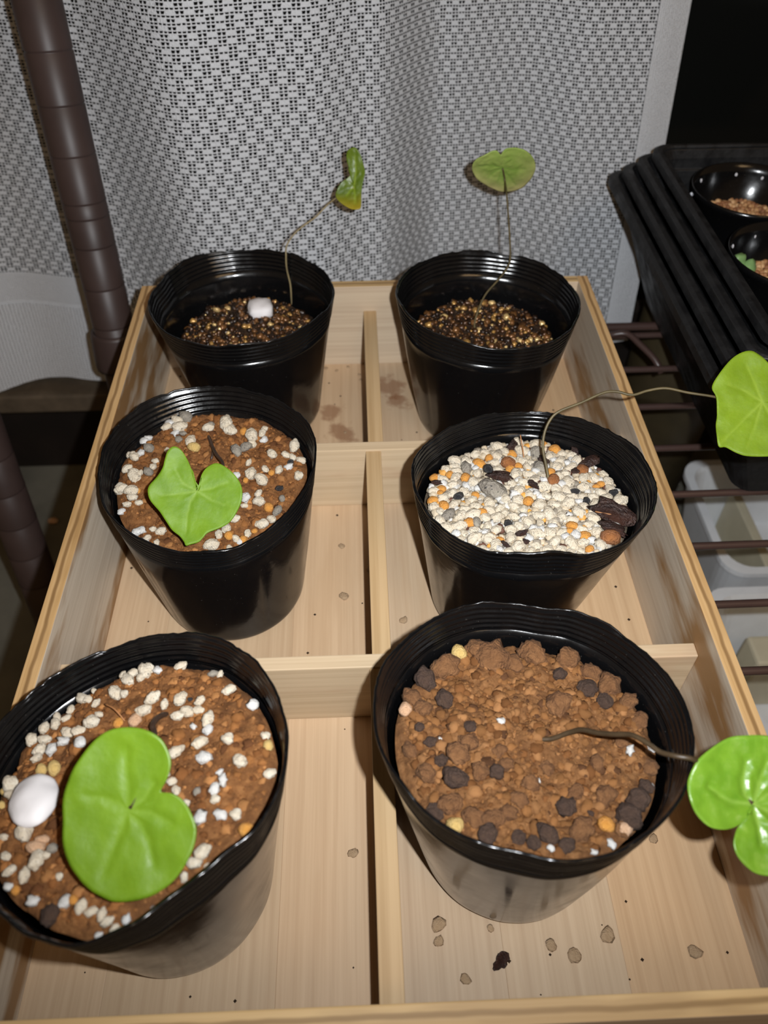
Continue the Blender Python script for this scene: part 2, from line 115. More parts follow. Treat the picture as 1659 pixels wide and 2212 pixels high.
def tube_mesh(name, pts, rad, mat, sides=8, sub=6, caps=True):
    """swept tube through pts (metres) with Catmull-Rom smoothing; rad number or list per point"""
    P = [Vector(p) for p in pts]; n = len(P)
    rads = rad if isinstance(rad, (list, tuple)) else [rad] * n
    S, Rr = [], []
    for i in range(n - 1):
        p0, p1, p2, p3 = P[max(i - 1, 0)], P[i], P[i + 1], P[min(i + 2, n - 1)]
        for k in range(sub):
            t = k / sub
            S.append(0.5 * ((2 * p1) + (p2 - p0) * t + (2 * p0 - 5 * p1 + 4 * p2 - p3) * t * t + (3 * p1 - p0 - 3 * p2 + p3) * t ** 3))
            Rr.append(rads[i] * (1 - t) + rads[i + 1] * t)
    S.append(P[-1]); Rr.append(rads[-1])
    verts, faces = [], []
    d = (S[1] - S[0]).normalized(); a = d.orthogonal().normalized()
    for i, s in enumerate(S):
        d = (S[min(i + 1, len(S) - 1)] - S[max(i - 1, 0)]).normalized()
        a = (a - d * a.dot(d)).normalized(); b = d.cross(a)
        for k in range(sides):
            w = 2 * math.pi * k / sides
            verts.append(s + (a * math.cos(w) + b * math.sin(w)) * Rr[i])
    for i in range(len(S) - 1):
        for k in range(sides):
            faces.append((i * sides + k, i * sides + (k + 1) % sides, (i + 1) * sides + (k + 1) % sides, (i + 1) * sides + k))
    if caps:
        faces.append(tuple(range(sides))[::-1]); faces.append(tuple((len(S) - 1) * sides + k for k in range(sides)))
    return mesh(name, verts, faces, mat, True)
def lathe(name, prof, mat, seg=48, axis_lean=None):
    verts, faces = [], []
    for r, z in prof:
        for k in range(seg):
            w = 2 * math.pi * k / seg; verts.append((r * math.cos(w) * U, r * math.sin(w) * U, z * U))
    for i in range(len(prof) - 1):
        for k in range(seg):
            faces.append((i * seg + k, i * seg + (k + 1) % seg, (i + 1) * seg + (k + 1) % seg, (i + 1) * seg + k))
    return mesh(name, verts, faces, mat, True)
def frame_of(n):
    n = Vector(n).normalized(); ex = Vector((1, 0, 0)) - n * n.x; ex.normalize(); ey = n.cross(ex)
    return ex, ey, n

# ---------------------------------------------------------------- materials
def new_mat(name):
    m = bpy.data.materials.new(name); m.use_nodes = True
    nt = m.node_tree; return m, nt, nt.nodes['Principled BSDF']
def N(nt, t, **kw):
    n = nt.nodes.new(t)
    for k, v in kw.items():
        if k.startswith('i_'):
            key = k[2:]; n.inputs[int(key) if key.isdigit() else key].default_value = v
        else: setattr(n, k, v)
    return n
def ramp(nt, fac, stops):
    r = nt.nodes.new('ShaderNodeValToRGB'); e = r.color_ramp.elements
    while len(e) < len(stops): e.new(0.5)
    for el, (p, c) in zip(e, stops): el.position = p; el.color = (*c, 1)
    nt.links.new(fac, r.inputs[0]); return r
def mixc(nt, fac, a, b, mode='MIX'):
    m = nt.nodes.new('ShaderNodeMix'); m.data_type = 'RGBA'; m.blend_type = mode
    for s, v in ((m.inputs[0], fac), (m.inputs[6], a), (m.inputs[7], b)):
        if hasattr(v, 'is_linked'): nt.links.new(v, s)
        elif isinstance(v, (int, float)): s.default_value = v
        else: s.default_value = (*v, 1)
    return m.outputs[2]
def math_(nt, op, a, b=None, c=None):
    m = nt.nodes.new('ShaderNodeMath'); m.operation = op
    for s, v in zip(m.inputs, (a, b, c)):
        if v is None: continue
        if hasattr(v, 'is_linked'): nt.links.new(v, s)
        else: s.default_value = v
    return m.outputs[0]
def coords(nt, scale, loc=(0, 0, 0), src='Object'):
    tc = N(nt, 'ShaderNodeTexCoord'); mp = N(nt, 'ShaderNodeMapping')
    mp.inputs['Scale'].default_value = scale; mp.inputs['Location'].default_value = loc
    nt.links.new(tc.outputs[src], mp.inputs[0]); return mp.outputs[0]
def noise_(nt, vec, scale=1, detail=3, rough=0.5):
    n = N(nt, 'ShaderNodeTexNoise'); nt.links.new(vec, n.inputs['Vector'])
    n.inputs['Scale'].default_value = scale; n.inputs['Detail'].default_value = detail; n.inputs['Roughness'].default_value = rough
    return n.outputs[0]
def bump(nt, b, h, dist, strength=1.0):
    bp = N(nt, 'ShaderNodeBump'); bp.inputs['Distance'].default_value = dist; bp.inputs['Strength'].default_value = strength
    nt.links.new(h, bp.inputs['Height']); nt.links.new(bp.outputs[0], b.inputs['Normal'])

def wood(name, axis, light, dark, streak=None, streak_amt=0.0, seed=0, rough=0.55, line=None, stains=()):
    """grain runs along axis ('X' or 'Y')"""
    m, nt, b = new_mat(name)
    fine = {'X': (7, 420, 420), 'Y': (420, 7, 420)}[axis]; wide = {'X': (3.2, 46, 46), 'Y': (46, 3.2, 46)}[axis]
    v1 = coords(nt, fine, (seed * 3.1, seed, seed * 1.7)); v2 = coords(nt, wide, (seed * 2.3, seed * 1.1, seed * 5.7))
    n1 = noise_(nt, v1, 1, 4, 0.6); n2 = noise_(nt, v2, 1, 3, 0.55)
    c = ramp(nt, n1, [(0.33, dark), (0.62, light)]).outputs[0]
    c = mixc(nt, math_(nt, 'MULTIPLY', n2, 0.55), c, tuple(0.5 * (a + b_) for a, b_ in zip(light, dark)))
    if streak:
        oi = N(nt, 'ShaderNodeObjectInfo')
        v3 = coords(nt, {'X': (9, 60, 42), 'Y': (60, 9, 42)}[axis], (seed * 9.3 + 4, seed * 4.1, seed * 2.7))
        n3 = noise_(nt, v3, 1.0, 4, 0.55)
        f = ramp(nt, n3, [(0.53, (0, 0, 0)), (0.63, (1, 1, 1))]).outputs[0]
        c = mixc(nt, math_(nt, 'MULTIPLY', f, streak_amt), c, streak)
    if line:      # dark glue line of the layered board along the middle of its edge
        sep = N(nt, 'ShaderNodeSeparateXYZ'); nt.links.new(coords(nt, (1, 1, 1)), sep.inputs[0])
        k_ = sep.outputs[1 if axis == 'X' else 0]
        wv = noise_(nt, coords(nt, {'X': (25, 1, 1), 'Y': (1, 25, 1)}[axis]), 1, 3, 0.6)
        d = math_(nt, 'ABSOLUTE', math_(nt, 'ADD', k_, math_(nt, 'MULTIPLY', math_(nt, 'SUBTRACT', wv, 0.5), 0.003)))
        c = mixc(nt, math_(nt, 'MULTIPLY', ramp(nt, math_(nt, 'MULTIPLY', d, 700.0), [(0.25, (1, 1, 1)), (0.75, (0, 0, 0))]).outputs[0], 0.75), c, line)
    for (px, py, pr) in stains:      # water stains soaked into the bottom boards
        ge = N(nt, 'ShaderNodeNewGeometry'); vm = N(nt, 'ShaderNodeVectorMath', operation='DISTANCE'); nt.links.new(ge.outputs['Position'], vm.inputs[0]); vm.inputs[1].default_value = (px, py, 0)
        dd = math_(nt, 'ADD', math_(nt, 'DIVIDE', vm.outputs['Value'], pr), math_(nt, 'MULTIPLY', math_(nt, 'SUBTRACT', noise_(nt, ge.outputs['Position'], 110, 3, 0.6), 0.5), 2.4))
        c = mixc(nt, math_(nt, 'MULTIPLY', ramp(nt, dd, [(0.45, (1, 1, 1)), (0.95, (0, 0, 0))]).outputs[0], 0.6), c, (0.20, 0.075, 0.028))
    nt.links.new(c, b.inputs['Base Color']); b.inputs['Roughness'].default_value = rough
    b.inputs['Specular IOR Level'].default_value = 0.4
    bump(nt, b, n1, 0.00012, 0.6)
    return m
WL, WD = (0.575, 0.425, 0.280), (0.46, 0.32, 0.20)
M_side = wood('wood_side_board', 'Y', (0.66, 0.56, 0.44), (0.49, 0.395, 0.295), (0.30, 0.165, 0.07), 1.0, 1, 0.42)
M_side2 = wood('wood_side_board_b', 'Y', (0.60, 0.50, 0.385), (0.45, 0.355, 0.26), (0.30, 0.16, 0.065), 1.0, 5, 0.42)
M_end = wood('wood_end_board', 'X', (0.60, 0.48, 0.34), (0.48, 0.36, 0.25), (0.42, 0.26, 0.17), 0.45, 2)
M_cut = wood('wood_rim_edge_lengthwise', 'Y', (0.59, 0.385, 0.185), (0.43, 0.255, 0.10), (0.22, 0.115, 0.035), 0.5, 3, 0.55, (0.16, 0.08, 0.025))
M_cutx = wood('wood_rim_edge_crosswise', 'X', (0.62, 0.44, 0.22), (0.48, 0.31, 0.13), (0.32, 0.2, 0.09), 0.6, 3, 0.55, (0.22, 0.13, 0.05))
M_div = wood('wood_divider', 'Y', (0.52, 0.36, 0.195), (0.40, 0.26, 0.125), (0.30, 0.18, 0.08), 0.4, 4)
M_bar = wood('wood_cross_bar', 'X', (0.60, 0.46, 0.30), (0.47, 0.345, 0.21), (0.42, 0.255, 0.15), 0.5, 6)
def floor_wood(name, seed, tint, stains=()):
    m = wood(name, 'Y', tuple(a * t for a, t in zip(WL, tint)), tuple(a * t for a, t in zip(WD, tint)), (0.46, 0.30, 0.17), 0.30, seed, 0.5, None, stains)
    return m
def glossy_black(name, rough, base=0.010, bumpd=0.0):
    m, nt, b = new_mat(name)
    v = coords(nt, (1, 1, 1)); n = noise_(nt, v, 90, 4, 0.6)
    r = ramp(nt, n, [(0.35, (rough * 0.75,) * 3), (0.7, (rough * 1.5,) * 3)])
    nt.links.new(r.outputs[0], b.inputs['Roughness'])
    d = noise_(nt, v, 1500, 2, 0.5)
    c = ramp(nt, d, [(0.70, (base, base, base * 1.1)), (0.84, (0.07, 0.066, 0.06))])
    nt.links.new(c.outputs[0], b.inputs['Base Color']); b.inputs['Specular IOR Level'].default_value = 0.5
    if bumpd: bump(nt, b, noise_(nt, v, 260, 3, 0.6), bumpd, 0.8)
    return m
M_pot = glossy_black('black_pot_film', 0.16, 0.0035, 0.00006)
M_rim = glossy_black('black_pot_rim', 0.19, 0.0035, 0.00010)
M_tray = glossy_black('black_tray_plastic', 0.50, 0.006, 0.0002)
def soil_mat(name, c0, c1, c2, sc1=350):
    m, nt, b = new_mat(name); v = coords(nt, (1, 1, 1))
    n1 = noise_(nt, v, sc1, 6, 0.65); n2 = noise_(nt, v, 70, 3, 0.6)
    c = ramp(nt, n1, [(0.30, c0), (0.52, c1), (0.72, c2)]).outputs[0]
    c = mixc(nt, ramp(nt, n2, [(0.42, (0, 0, 0)), (0.62, (0.55, 0.55, 0.55))]).outputs[0], c, c0)
    nt.links.new(c, b.inputs['Base Color']); b.inputs['Roughness'].default_value = 0.85; b.inputs['Specular IOR Level'].default_value = 0.25
    bump(nt, b, noise_(nt, v, 1300, 5, 0.7), 0.0006, 1.0)
    return m
M_soilA = soil_mat('red_brown_soil', (0.105, 0.043, 0.015), (0.235, 0.098, 0.031), (0.34, 0.158, 0.056))
M_soilB = soil_mat('dark_damp_soil', (0.012, 0.007, 0.004), (0.035, 0.018, 0.009), (0.09, 0.05, 0.022))
M_soilC = soil_mat('gravel_underlayer', (0.06, 0.045, 0.03), (0.16, 0.12, 0.08), (0.30, 0.24, 0.17))
M_soilD = soil_mat('pale_brown_soil', (0.11, 0.047, 0.017), (0.225, 0.102, 0.036), (0.32, 0.160, 0.065))
def grain_mat(name, c, c2, rough=0.6, speck=None, sp=0.68):
    m, nt, b = new_mat(name); v = coords(nt, (1, 1, 1))
    oi = N(nt, 'ShaderNodeObjectInfo')
    n = noise_(nt, v, 3.0, 4, 0.6)
    k = ramp(nt, n, [(0.35, c2), (0.65, c)]).outputs[0]
    k = mixc(nt, math_(nt, 'MULTIPLY', oi.outputs['Random'], 0.5), k, c2)
    if speck:
        s = noise_(nt, v, 7.5, 2, 0.5)
        k = mixc(nt, ramp(nt, s, [(sp, (0, 0, 0)), (sp + 0.05, (1, 1, 1))]).outputs[0], k, speck)
    nt.links.new(k, b.inputs['Base Color']); b.inputs['Roughness'].default_value = rough
    bump(nt, b, noise_(nt, v, 9.0, 4, 0.6), 0.05, 0.5)
    return m
GM = {
 'W': grain_mat('cream_pumice', (0.78, 0.71, 0.58), (0.66, 0.555, 0.41), 0.75, (0.05, 0.046, 0.042), 0.655),
 'B': grain_mat('white_perlite', (0.82, 0.81, 0.79), (0.68, 0.66, 0.62), 0.6),
 'G': grain_mat('grey_stone', (0.40, 0.36, 0.29), (0.24, 0.21, 0.175), 0.7, (0.08, 0.075, 0.07), 0.64),
 'O': grain_mat('orange_grain', (0.74, 0.36, 0.075), (0.62, 0.26, 0.05), 0.55),
 'Y': grain_mat('yellow_grain', (0.74, 0.53, 0.19), (0.62, 0.42, 0.15), 0.5),
 'P': grain_mat('pinkish_grain', (0.72, 0.46, 0.29), (0.60, 0.36, 0.21), 0.6),
 'D': grain_mat('charcoal_grain', (0.035, 0.033, 0.035), (0.018, 0.018, 0.02), 0.45),
 'R': grain_mat('rust_brown_ball', (0.36, 0.14, 0.045), (0.22, 0.08, 0.025), 0.6),
 'F': grain_mat('bark_flake', (0.055, 0.022, 0.014), (0.022, 0.009, 0.007), 0.5, (0.25, 0.13, 0.05), 0.72),
 'K': grain_mat('dark_clod', (0.085, 0.046, 0.027), (0.050, 0.027, 0.018), 0.8),
 'L': grain_mat('brown_clod', (0.245, 0.112, 0.040), (0.15, 0.064, 0.022), 0.85),
 'Q': grain_mat('white_pebble', (0.82, 0.80, 0.81), (0.74, 0.71, 0.71), 0.75),
 'C': grain_mat('beige_crumb', (0.52, 0.365, 0.22), (0.44, 0.295, 0.17), 0.8),
}
def attr_mat(name, rough, metal=0.0, spec=0.5, attr='tone'):
    m, nt, b = new_mat(name); a = N(nt, 'ShaderNodeAttribute', attribute_name=attr)
    nt.links.new(a.outputs['Color'], b.inputs['Base Color']); b.inputs['Roughness'].default_value = rough
    b.inputs['Metallic'].default_value = metal; b.inputs['Specular IOR Level'].default_value = spec
    v = coords(nt, (1, 1, 1)); bump(nt, b, noise_(nt, v, 900, 3, 0.6), 0.0004, 0.6)
    return m
M_gravel = attr_mat('mixed_gravel', 0.65)
M_vermi = attr_mat('vermiculite', 0.26, 0.4, 0.8)
def leaf_mat(name, c, c2, edge, vein, rough=0.38, spec=0.5, trans=0.15):
    m, nt, b = new_mat(name); v = coords(nt, (1, 1, 1))
    n = noise_(nt, v, 130, 4, 0.6); n2 = noise_(nt, v, 900, 2, 0.5)
    k = ramp(nt, n, [(0.35, c2), (0.68, c)]).outputs[0]
    a = N(nt, 'ShaderNodeAttribute', attribute_name='leafdata'); sep = N(nt, 'ShaderNodeSeparateColor'); nt.links.new(a.outputs['Color'], sep.inputs[0])
    k = mixc(nt, math_(nt, 'MULTIPLY', sep.outputs[1], 0.9), k, edge)
    k = mixc(nt, math_(nt, 'MULTIPLY', sep.outputs[0], 0.55), k, vein)
    nt.links.new(k, b.inputs['Base Color']); b.inputs['Roughness'].default_value = rough; b.inputs['Specular IOR Level'].default_value = spec
    b.inputs['Subsurface Weight'].default_value = trans; b.inputs['Subsurface Radius'].default_value = (0.001, 0.002, 0.0005); b.inputs['Subsurface Scale'].default_value = 0.5
    bump(nt, b, math_(nt, 'ADD', noise_(nt, v, 420, 3, 0.55), math_(nt, 'MULTIPLY', n2, 0.4)), 0.00025, 0.5)
    return m
LG = ((0.140, 0.252, 0.009), (0.115, 0.215, 0.007))
M_leafFL = leaf_mat('leaf_bright_green', *LG, (0.12, 0.23, 0.008), (0.17, 0.29, 0.025), 0.48)
M_leafML = leaf_mat('leaf_fresh_green', (0.150, 0.268, 0.012), (0.115, 0.220, 0.009), (0.13, 0.245, 0.012), (0.22, 0.34, 0.05), 0.55, 0.35)
M_leafMR = leaf_mat('leaf_yellow_green', (0.165, 0.258, 0.008), (0.132, 0.212, 0.006), (0.155, 0.245, 0.009), (0.25, 0.35, 0.035), 0.55, 0.35)
M_leafFR = leaf_mat('leaf_glossy_green', (0.150, 0.290, 0.020), (0.105, 0.230, 0.013), (0.155, 0.30, 0.03), (0.22, 0.36, 0.06), 0.33, 0.5)
M_leafBR = leaf_mat('leaf_underside_pale', (0.29, 0.37, 0.085), (0.20, 0.30, 0.05), (0.46, 0.40, 0.17), (0.13, 0.26, 0.03), 0.55)
M_leafBL = leaf_mat('leaf_yellowing', (0.105, 0.160, 0.007), (0.072, 0.122, 0.005), (0.32, 0.245, 0.016), (0.26, 0.36, 0.03), 0.42)
def plain(name, c, rough=0.5, spec=0.5, var=0.0, scale=60):
    m, nt, b = new_mat(name)
    if var:
        n = noise_(nt, coords(nt, (1, 1, 1)), scale, 4, 0.6)
        k = ramp(nt, n, [(0.3, tuple(x * (1 - var) for x in c)), (0.7, tuple(min(1, x * (1 + var)) for x in c))])
        nt.links.new(k.outputs[0], b.inputs['Base Color'])
    else: b.inputs['Base Color'].default_value = (*c, 1)
    b.inputs['Roughness'].default_value = rough; b.inputs['Specular IOR Level'].default_value = spec
    return m
M_stem = plain('stem_olive_brown', (0.085, 0.064, 0.026), 0.5, 0.5, 0.35, 120)
M_stemd = plain('stem_dark_purple', (0.040, 0.022, 0.014), 0.45, 0.5, 0.4, 150)
M_stemf = plain('stem_brown_green', (0.050, 0.032, 0.016), 0.45, 0.5, 0.5, 90)
M_stemp = plain('stem_pale_straw', (0.22, 0.17, 0.085), 0.5, 0.5, 0.3, 120)
M_straw = plain('dry_straw', (0.36, 0.16, 0.06), 0.6, 0.4, 0.2)
M_pole = plain('brown_coated_pole', (0.044, 0.028, 0.025), 0.46, 0.4, 0.15, 30)
M_wire = plain('brown_coated_wire', (0.060, 0.034, 0.028), 0.35, 0.5, 0.15, 30)
M_glass = plain('night_window_glass', (0.006, 0.0065, 0.006), 0.12, 0.35)
M_wall = plain('dark_brown_wall', (0.012, 0.008, 0.006), 0.7, 0.3, 0.3, 20)
M_sill = plain('weathered_sill_wood', (0.10, 0.075, 0.05), 0.6, 0.4, 0.35, 40)
M_floor = plain('grey_green_floor', (0.135, 0.13, 0.105), 0.7, 0.4, 0.22, 18)
M_tub = plain('white_plastic_tub', (0.80, 0.83, 0.86), 0.35, 0.5, 0.05)
M_cream = plain('cream_plastic_box', (0.62, 0.57, 0.42), 0.45, 0.5, 0.05)
M_jar = plain('dark_olive_jar', (0.045, 0.034, 0.016), 0.5, 0.5, 0.2)
M_succ = plain('succulent_leaf_green', (0.17, 0.30, 0.11), 0.4, 0.5, 0.2, 200)
M_drop = plain('water_drop_glint', (0.62, 0.62, 0.66), 0.2, 0.6)  # pale opaque colour paints the bright glint onto the drops
def lace(name, cell, dense_only=False):
    """knitted lace: thread grid with open and closed stitch blocks, holes really transparent"""
    m, nt, b = new_mat(name); uv = N(nt, 'ShaderNodeUVMap'); sx = N(nt, 'ShaderNodeSeparateXYZ'); nt.links.new(uv.outputs[0], sx.inputs[0])
    wob = noise_(nt, uv.outputs[0], 200, 2, 0.5)
    u = math_(nt, 'ADD', math_(nt, 'DIVIDE', sx.outputs[0], cell), math_(nt, 'MULTIPLY', wob, 0.6)); v = math_(nt, 'ADD', math_(nt, 'DIVIDE', sx.outputs[1], cell * 0.70), math_(nt, 'MULTIPLY', wob, 0.4))
    fx = math_(nt, 'ABSOLUTE', math_(nt, 'SUBTRACT', math_(nt, 'FRACT', u), 0.5)); fy0 = math_(nt, 'FRACT', v)
    fy = math_(nt, 'ABSOLUTE', math_(nt, 'SUBTRACT', fy0, 0.5))
    j = math_(nt, 'FLOOR', v); odd = math_(nt, 'ABSOLUTE', math_(nt, 'MODULO', j, 2.0))
    blk = math_(nt, 'ADD', math_(nt, 'FLOOR', math_(nt, 'DIVIDE', u, 2.0)), math_(nt, 'FLOOR', math_(nt, 'DIVIDE', v, 4.0)))
    solid = math_(nt, 'ABSOLUTE', math_(nt, 'MODULO', blk, 2.0))
    if dense_only:
        hw, hh = 0.17, 0.17
    else:      # every other course: small wedges all along; between them: pairs of open stitches and pairs of closed ones
        open_ = math_(nt, 'MULTIPLY', math_(nt, 'SUBTRACT', 1.0, odd), math_(nt, 'SUBTRACT', 1.0, solid))
        hw = math_(nt, 'ADD', math_(nt, 'MULTIPLY', odd, 0.40), math_(nt, 'MULTIPLY', open_, 0.40))
        hw = math_(nt, 'MULTIPLY', hw, math_(nt, 'ADD', 0.62, math_(nt, 'MULTIPLY', fy0, 0.55)))
        hh = math_(nt, 'ADD', math_(nt, 'MULTIPLY', odd, 0.26), math_(nt, 'MULTIPLY', open_, 0.40))
    a = math_(nt, 'LESS_THAN', fx, hw)
    hole = math_(nt, 'MULTIPLY', a, math_(nt, 'LESS_THAN', fy, hh))
    b.inputs['Base Color'].default_value = (0.85, 0.875, 0.915, 1); b.inputs['Roughness'].default_value = 0.42; b.inputs['Specular IOR Level'].default_value = 0.5
    sp = noise_(nt, uv.outputs[0], 1100, 2, 0.6); bump(nt, b, sp, 0.0014, 0.9)
    rg = ramp(nt, noise_(nt, uv.outputs[0], 700, 2, 0.6), [(0.40, (0.55,) * 3), (0.62, (0.22,) * 3)]); nt.links.new(rg.outputs[0], b.inputs['Roughness'])
    tr = N(nt, 'ShaderNodeBsdfTransparent'); tl = N(nt, 'ShaderNodeBsdfTranslucent'); tl.inputs[0].default_value = (0.6, 0.6, 0.6, 1)
    m1 = N(nt, 'ShaderNodeMixShader', i_0=0.25); nt.links.new(b.outputs[0], m1.inputs[1]); nt.links.new(tl.outputs[0], m1.inputs[2])
    m2 = N(nt, 'ShaderNodeMixShader'); nt.links.new(hole, m2.inputs[0]); nt.links.new(m1.outputs[0], m2.inputs[1]); nt.links.new(tr.outputs[0], m2.inputs[2])
    nt.links.new(m2.outputs[0], nt.nodes['Material Output'].inputs[0]); return m
M_lace = lace('lace_knit', 0.0025)
M_hem = lace('lace_hem_doubled', 0.0013, True)
M_hem2 = lace('lace_bottom_doubled', 0.0025, True)

# ---------------------------------------------------------------- setting
FZ = -1.80
tag(box('floor', -5, 6, -3, 4.6, FZ - 0.1, FZ, M_floor, bev=0), kind='structure')
tag(box('wall_back', -5, 6, 4.0, 4.5, FZ, -0.86, M_wall, bev=0), kind='structure')
w = tag(empty('window_1', Vector((0, 4.02, -0.86)) * U), kind='structure')
box('pane', -5, 6, 4.43, 4.46, -0.80, 6.0, M_glass, w, 0)
box('frame', -5, 6, 4.40, 4.50, -0.86, -0.76, M_wall, w, 0.01)
tag(box('trim_1', -5, -1.0, 3.62, 4.0, -0.97, -0.84, M_sill, bev=0.015), kind='structure')

# ---------------------------------------------------------------- lace curtains
LEAN = math.tan(math.radians(9.5))
def interp(tab, x):
    if x <= tab[0][0]: return tab[0][1]
    for (a, va), (b_, vb) in zip(tab, tab[1:]):
        if x <= b_:
            t = (x - a) / (b_ - a); t = t * t * (3 - 2 * t); return va + (vb - va) * t
    return tab[-1][1]
def cloth(name, x0, x1, ytab, zbot, ztop, mat, nx, nz, parent, off=0.0, xlean=0.0, gather=None):
    verts, faces, uvs = [], [], []; arc = 0; prev = None
    cols = []
    for i in range(nx + 1):
        x = x0 + (x1 - x0) * i / nx; y = interp(ytab, x)
        if prev is not None: arc += math.hypot(x - prev[0], y - prev[1]) * (1.0 if gather is None else interp(gather, x))
        prev = (x, y); cols.append((x, y, arc))
    for j in range(nz + 1):
        for (x, y, a) in cols:
            zb = zbot(x) if callable(zbot) else zbot; zt = ztop(x) if callable(ztop) else ztop
            z = zb + (zt - zb) * j / nz
            yy = y + z * LEAN + 0.02 * math.sin(3.1 * x + 1.7 * z) + off
            verts.append((x * U + xlean * z * U, yy * U, z * U)); uvs.append((a * U, z * U / math.cos(math.atan(LEAN))))
    for j in range(nz):
        for i in range(nx):
            k = j * (nx + 1) + i; faces.append((k, k + 1, k + nx + 2, k + nx + 1))
    me = mesh(name, verts, faces, mat, True); ul = me.uv_layers.new(name='UVMap')
    for l in me.loops: ul.data[l.index].uv = uvs[l.vertex_index]
    return link(name, me, parent)
YR = [(-1.75, 3.62), (-1.35, 3.50), (-0.75, 3.16), (-0.25, 3.22), (0.05, 3.36), (0.42, 3.68), (0.80, 3.74), (1.15, 3.62), (1.40, 3.60), (1.62, 3.64)]
cr = tag(empty('lace_curtain', Vector((0, 3.5, 0)) * U), 'white lace curtain hanging behind the wooden tray, with solid side hem', 'curtain')
cloth('lace_panel', -1.52, 1.40, YR, -0.46, 1.75, M_lace, 150, 40, cr, gather=[(-0.2, 1.0), (0.3, 1.35), (1.4, 1.35)])   # the right half is gathered more tightly
cloth('side_hem', 1.40, 1.56, YR, -0.46, 1.75, M_hem, 10, 40, cr, off=-0.006)
YL = [(-3.1, 3.86), (-2.55, 3.74), (-2.05, 3.86), (-1.6, 3.76), (-1.3, 3.78)]
zl = lambda x: -0.74 + 0.115 * min(0, (x + 1.85)) - 0.10 * min(0, x + 1.85) ** 2
cl = tag(empty('lace_curtain', Vector((-2, 3.5, 0)) * U), 'white lace curtain with deep bottom hem, left of the brown pole', 'curtain')
cloth('lace_panel', -3.1, -1.60, YL, lambda x: -0.10, 1.75, M_lace, 70, 36, cl, off=0.0)
cloth('hem_seam_band', -3.1, -1.60, YL, -0.27, -0.09, M_hem, 70, 6, cl, off=-0.008)
cloth('bottom_hem', -3.1, -1.60, YL, zl, -0.26, M_hem2, 70, 20, cl, off=0.0)

# ---------------------------------------------------------------- rack: poles and wire shelf
def pole(label, x, y, z0, z1, ring0, step, collars=(), double=None):
    h = z1 - z0; root = tag(empty('rack_pole', Vector((x, y + z0 * LEAN, z0)) * U), label, 'pole', 'brown rack poles')
    prof = []; z = 0.0; r = 0.1
    k = ring0
    prof.append((0.0, 0.0)); prof.append((r, 0.0))
    marks = []
    while k < h - 0.02:
        marks.append(k); k += step
    if double is not None: marks.append(double)
    for mz in sorted(marks):
        prof += [(r, mz - 0.007), (r - 0.004, mz - 0.003), (r - 0.004, mz + 0.001), (r + 0.0015, mz + 0.005), (r, mz + 0.010)]
    prof += [(r, h), (0.0, h)]
    ang = -math.atan(LEAN)
    me = lathe('tube', prof, M_pole, 40); me.transform(Matrix.Rotation(ang, 4, 'X'))
    t = link('tube', me, root); t.location = root.location
    for cz in collars:
        c = lathe('collar', [(0.104, -0.10), (0.128, -0.10), (0.132, -0.08), (0.122, 0.08), (0.118, 0.10), (0.104, 0.10)], M_pole, 40)
        c.transform(Matrix.Rotation(ang, 4, 'X')); o = link('collar', c, root)
        o.location = Vector((x, y + cz * LEAN, cz)) * U
    return root
pole('tall brown ringed rack pole behind the tray corner', -1.295, 3.13, FZ + 0.02, 1.85, 0.195, 0.203, collars=(-0.12,), double=1.80 + 0.56)
pole('short shadowed brown ringed pole at the lower left', -1.84, 2.56, FZ + 0.02, 0.3, 0.08, 0.203)
sh = tag(empty('wire_shelf', Vector((0.9, 1.5, -0.09)) * U), 'dark brown wire rack shelf under the wooden tray', 'shelf')
def wire(name, pts, r): link(name, tube_mesh(name, [Vector(p) * U for p in pts], r * U, M_wire, 10, 3), sh)
for k in range(13):
    yy = 3.02 - 0.283 * k
    wire('wire', [(-1.15, yy, -0.063), (1.0, yy, -0.063), (3.2, yy + 0.02, -0.063)], 0.0155)
wire('rail', [(-1.15, 3.14, -0.09), (3.2, 3.14, -0.09)], 0.022); wire('rail', [(-1.16, -0.6, -0.09), (-1.16, 3.14, -0.09)], 0.022)
wire('rail', [(3.2, -0.6, -0.09), (3.2, 3.14, -0.09)], 0.022); wire('rail', [(0.9, -0.6, -0.10), (0.9, 3.14, -0.10)], 0.02)
wire('bent_brace', [(1.17, 3.14, -0.10), (1.19, 3.02, -0.075), (1.235, 2.97, -0.02), (1.31, 2.95, 0.0), (1.36, 2.88, -0.015), (1.42, 2.79, -0.045), (1.45, 2.74, -0.09)], 0.016)

# ---------------------------------------------------------------- wooden tray
H, Wt, L = 0.421, 0.049, 2.760
tr = tag(empty('wooden_tray', (0, L / 2 * U, -0.045 * U)), 'pale wooden compartment tray holding six black pots', 'tray')
box('side_board', -1, -1 + Wt, -Wt, L + Wt, -0.045, H, [M_side, M_cut], tr, topmat=True)
box('side_board', 1 - Wt, 1, -Wt, L + Wt, -0.045, H, [M_side2, M_cut], tr, topmat=True)
box('end_board', -1 + Wt, 1 - Wt, L, L + Wt, -0.045, H, [M_end, M_cutx], tr, topmat=True)
box('end_board', -1 + Wt, 1 - Wt, -Wt, 0, -0.045, H - 0.003, [M_end, M_cutx], tr, topmat=True)
ex_ = [-1 + Wt, -0.745, -0.30, 0.0, 0.30, 0.617, 1 - Wt]
tints = [(1.0, 0.97, 0.93), (0.96, 0.94, 0.90), (1.04, 1.0, 0.95), (0.93, 0.94, 0.95), (0.98, 0.99, 0.99), (1.06, 0.98, 0.87)]
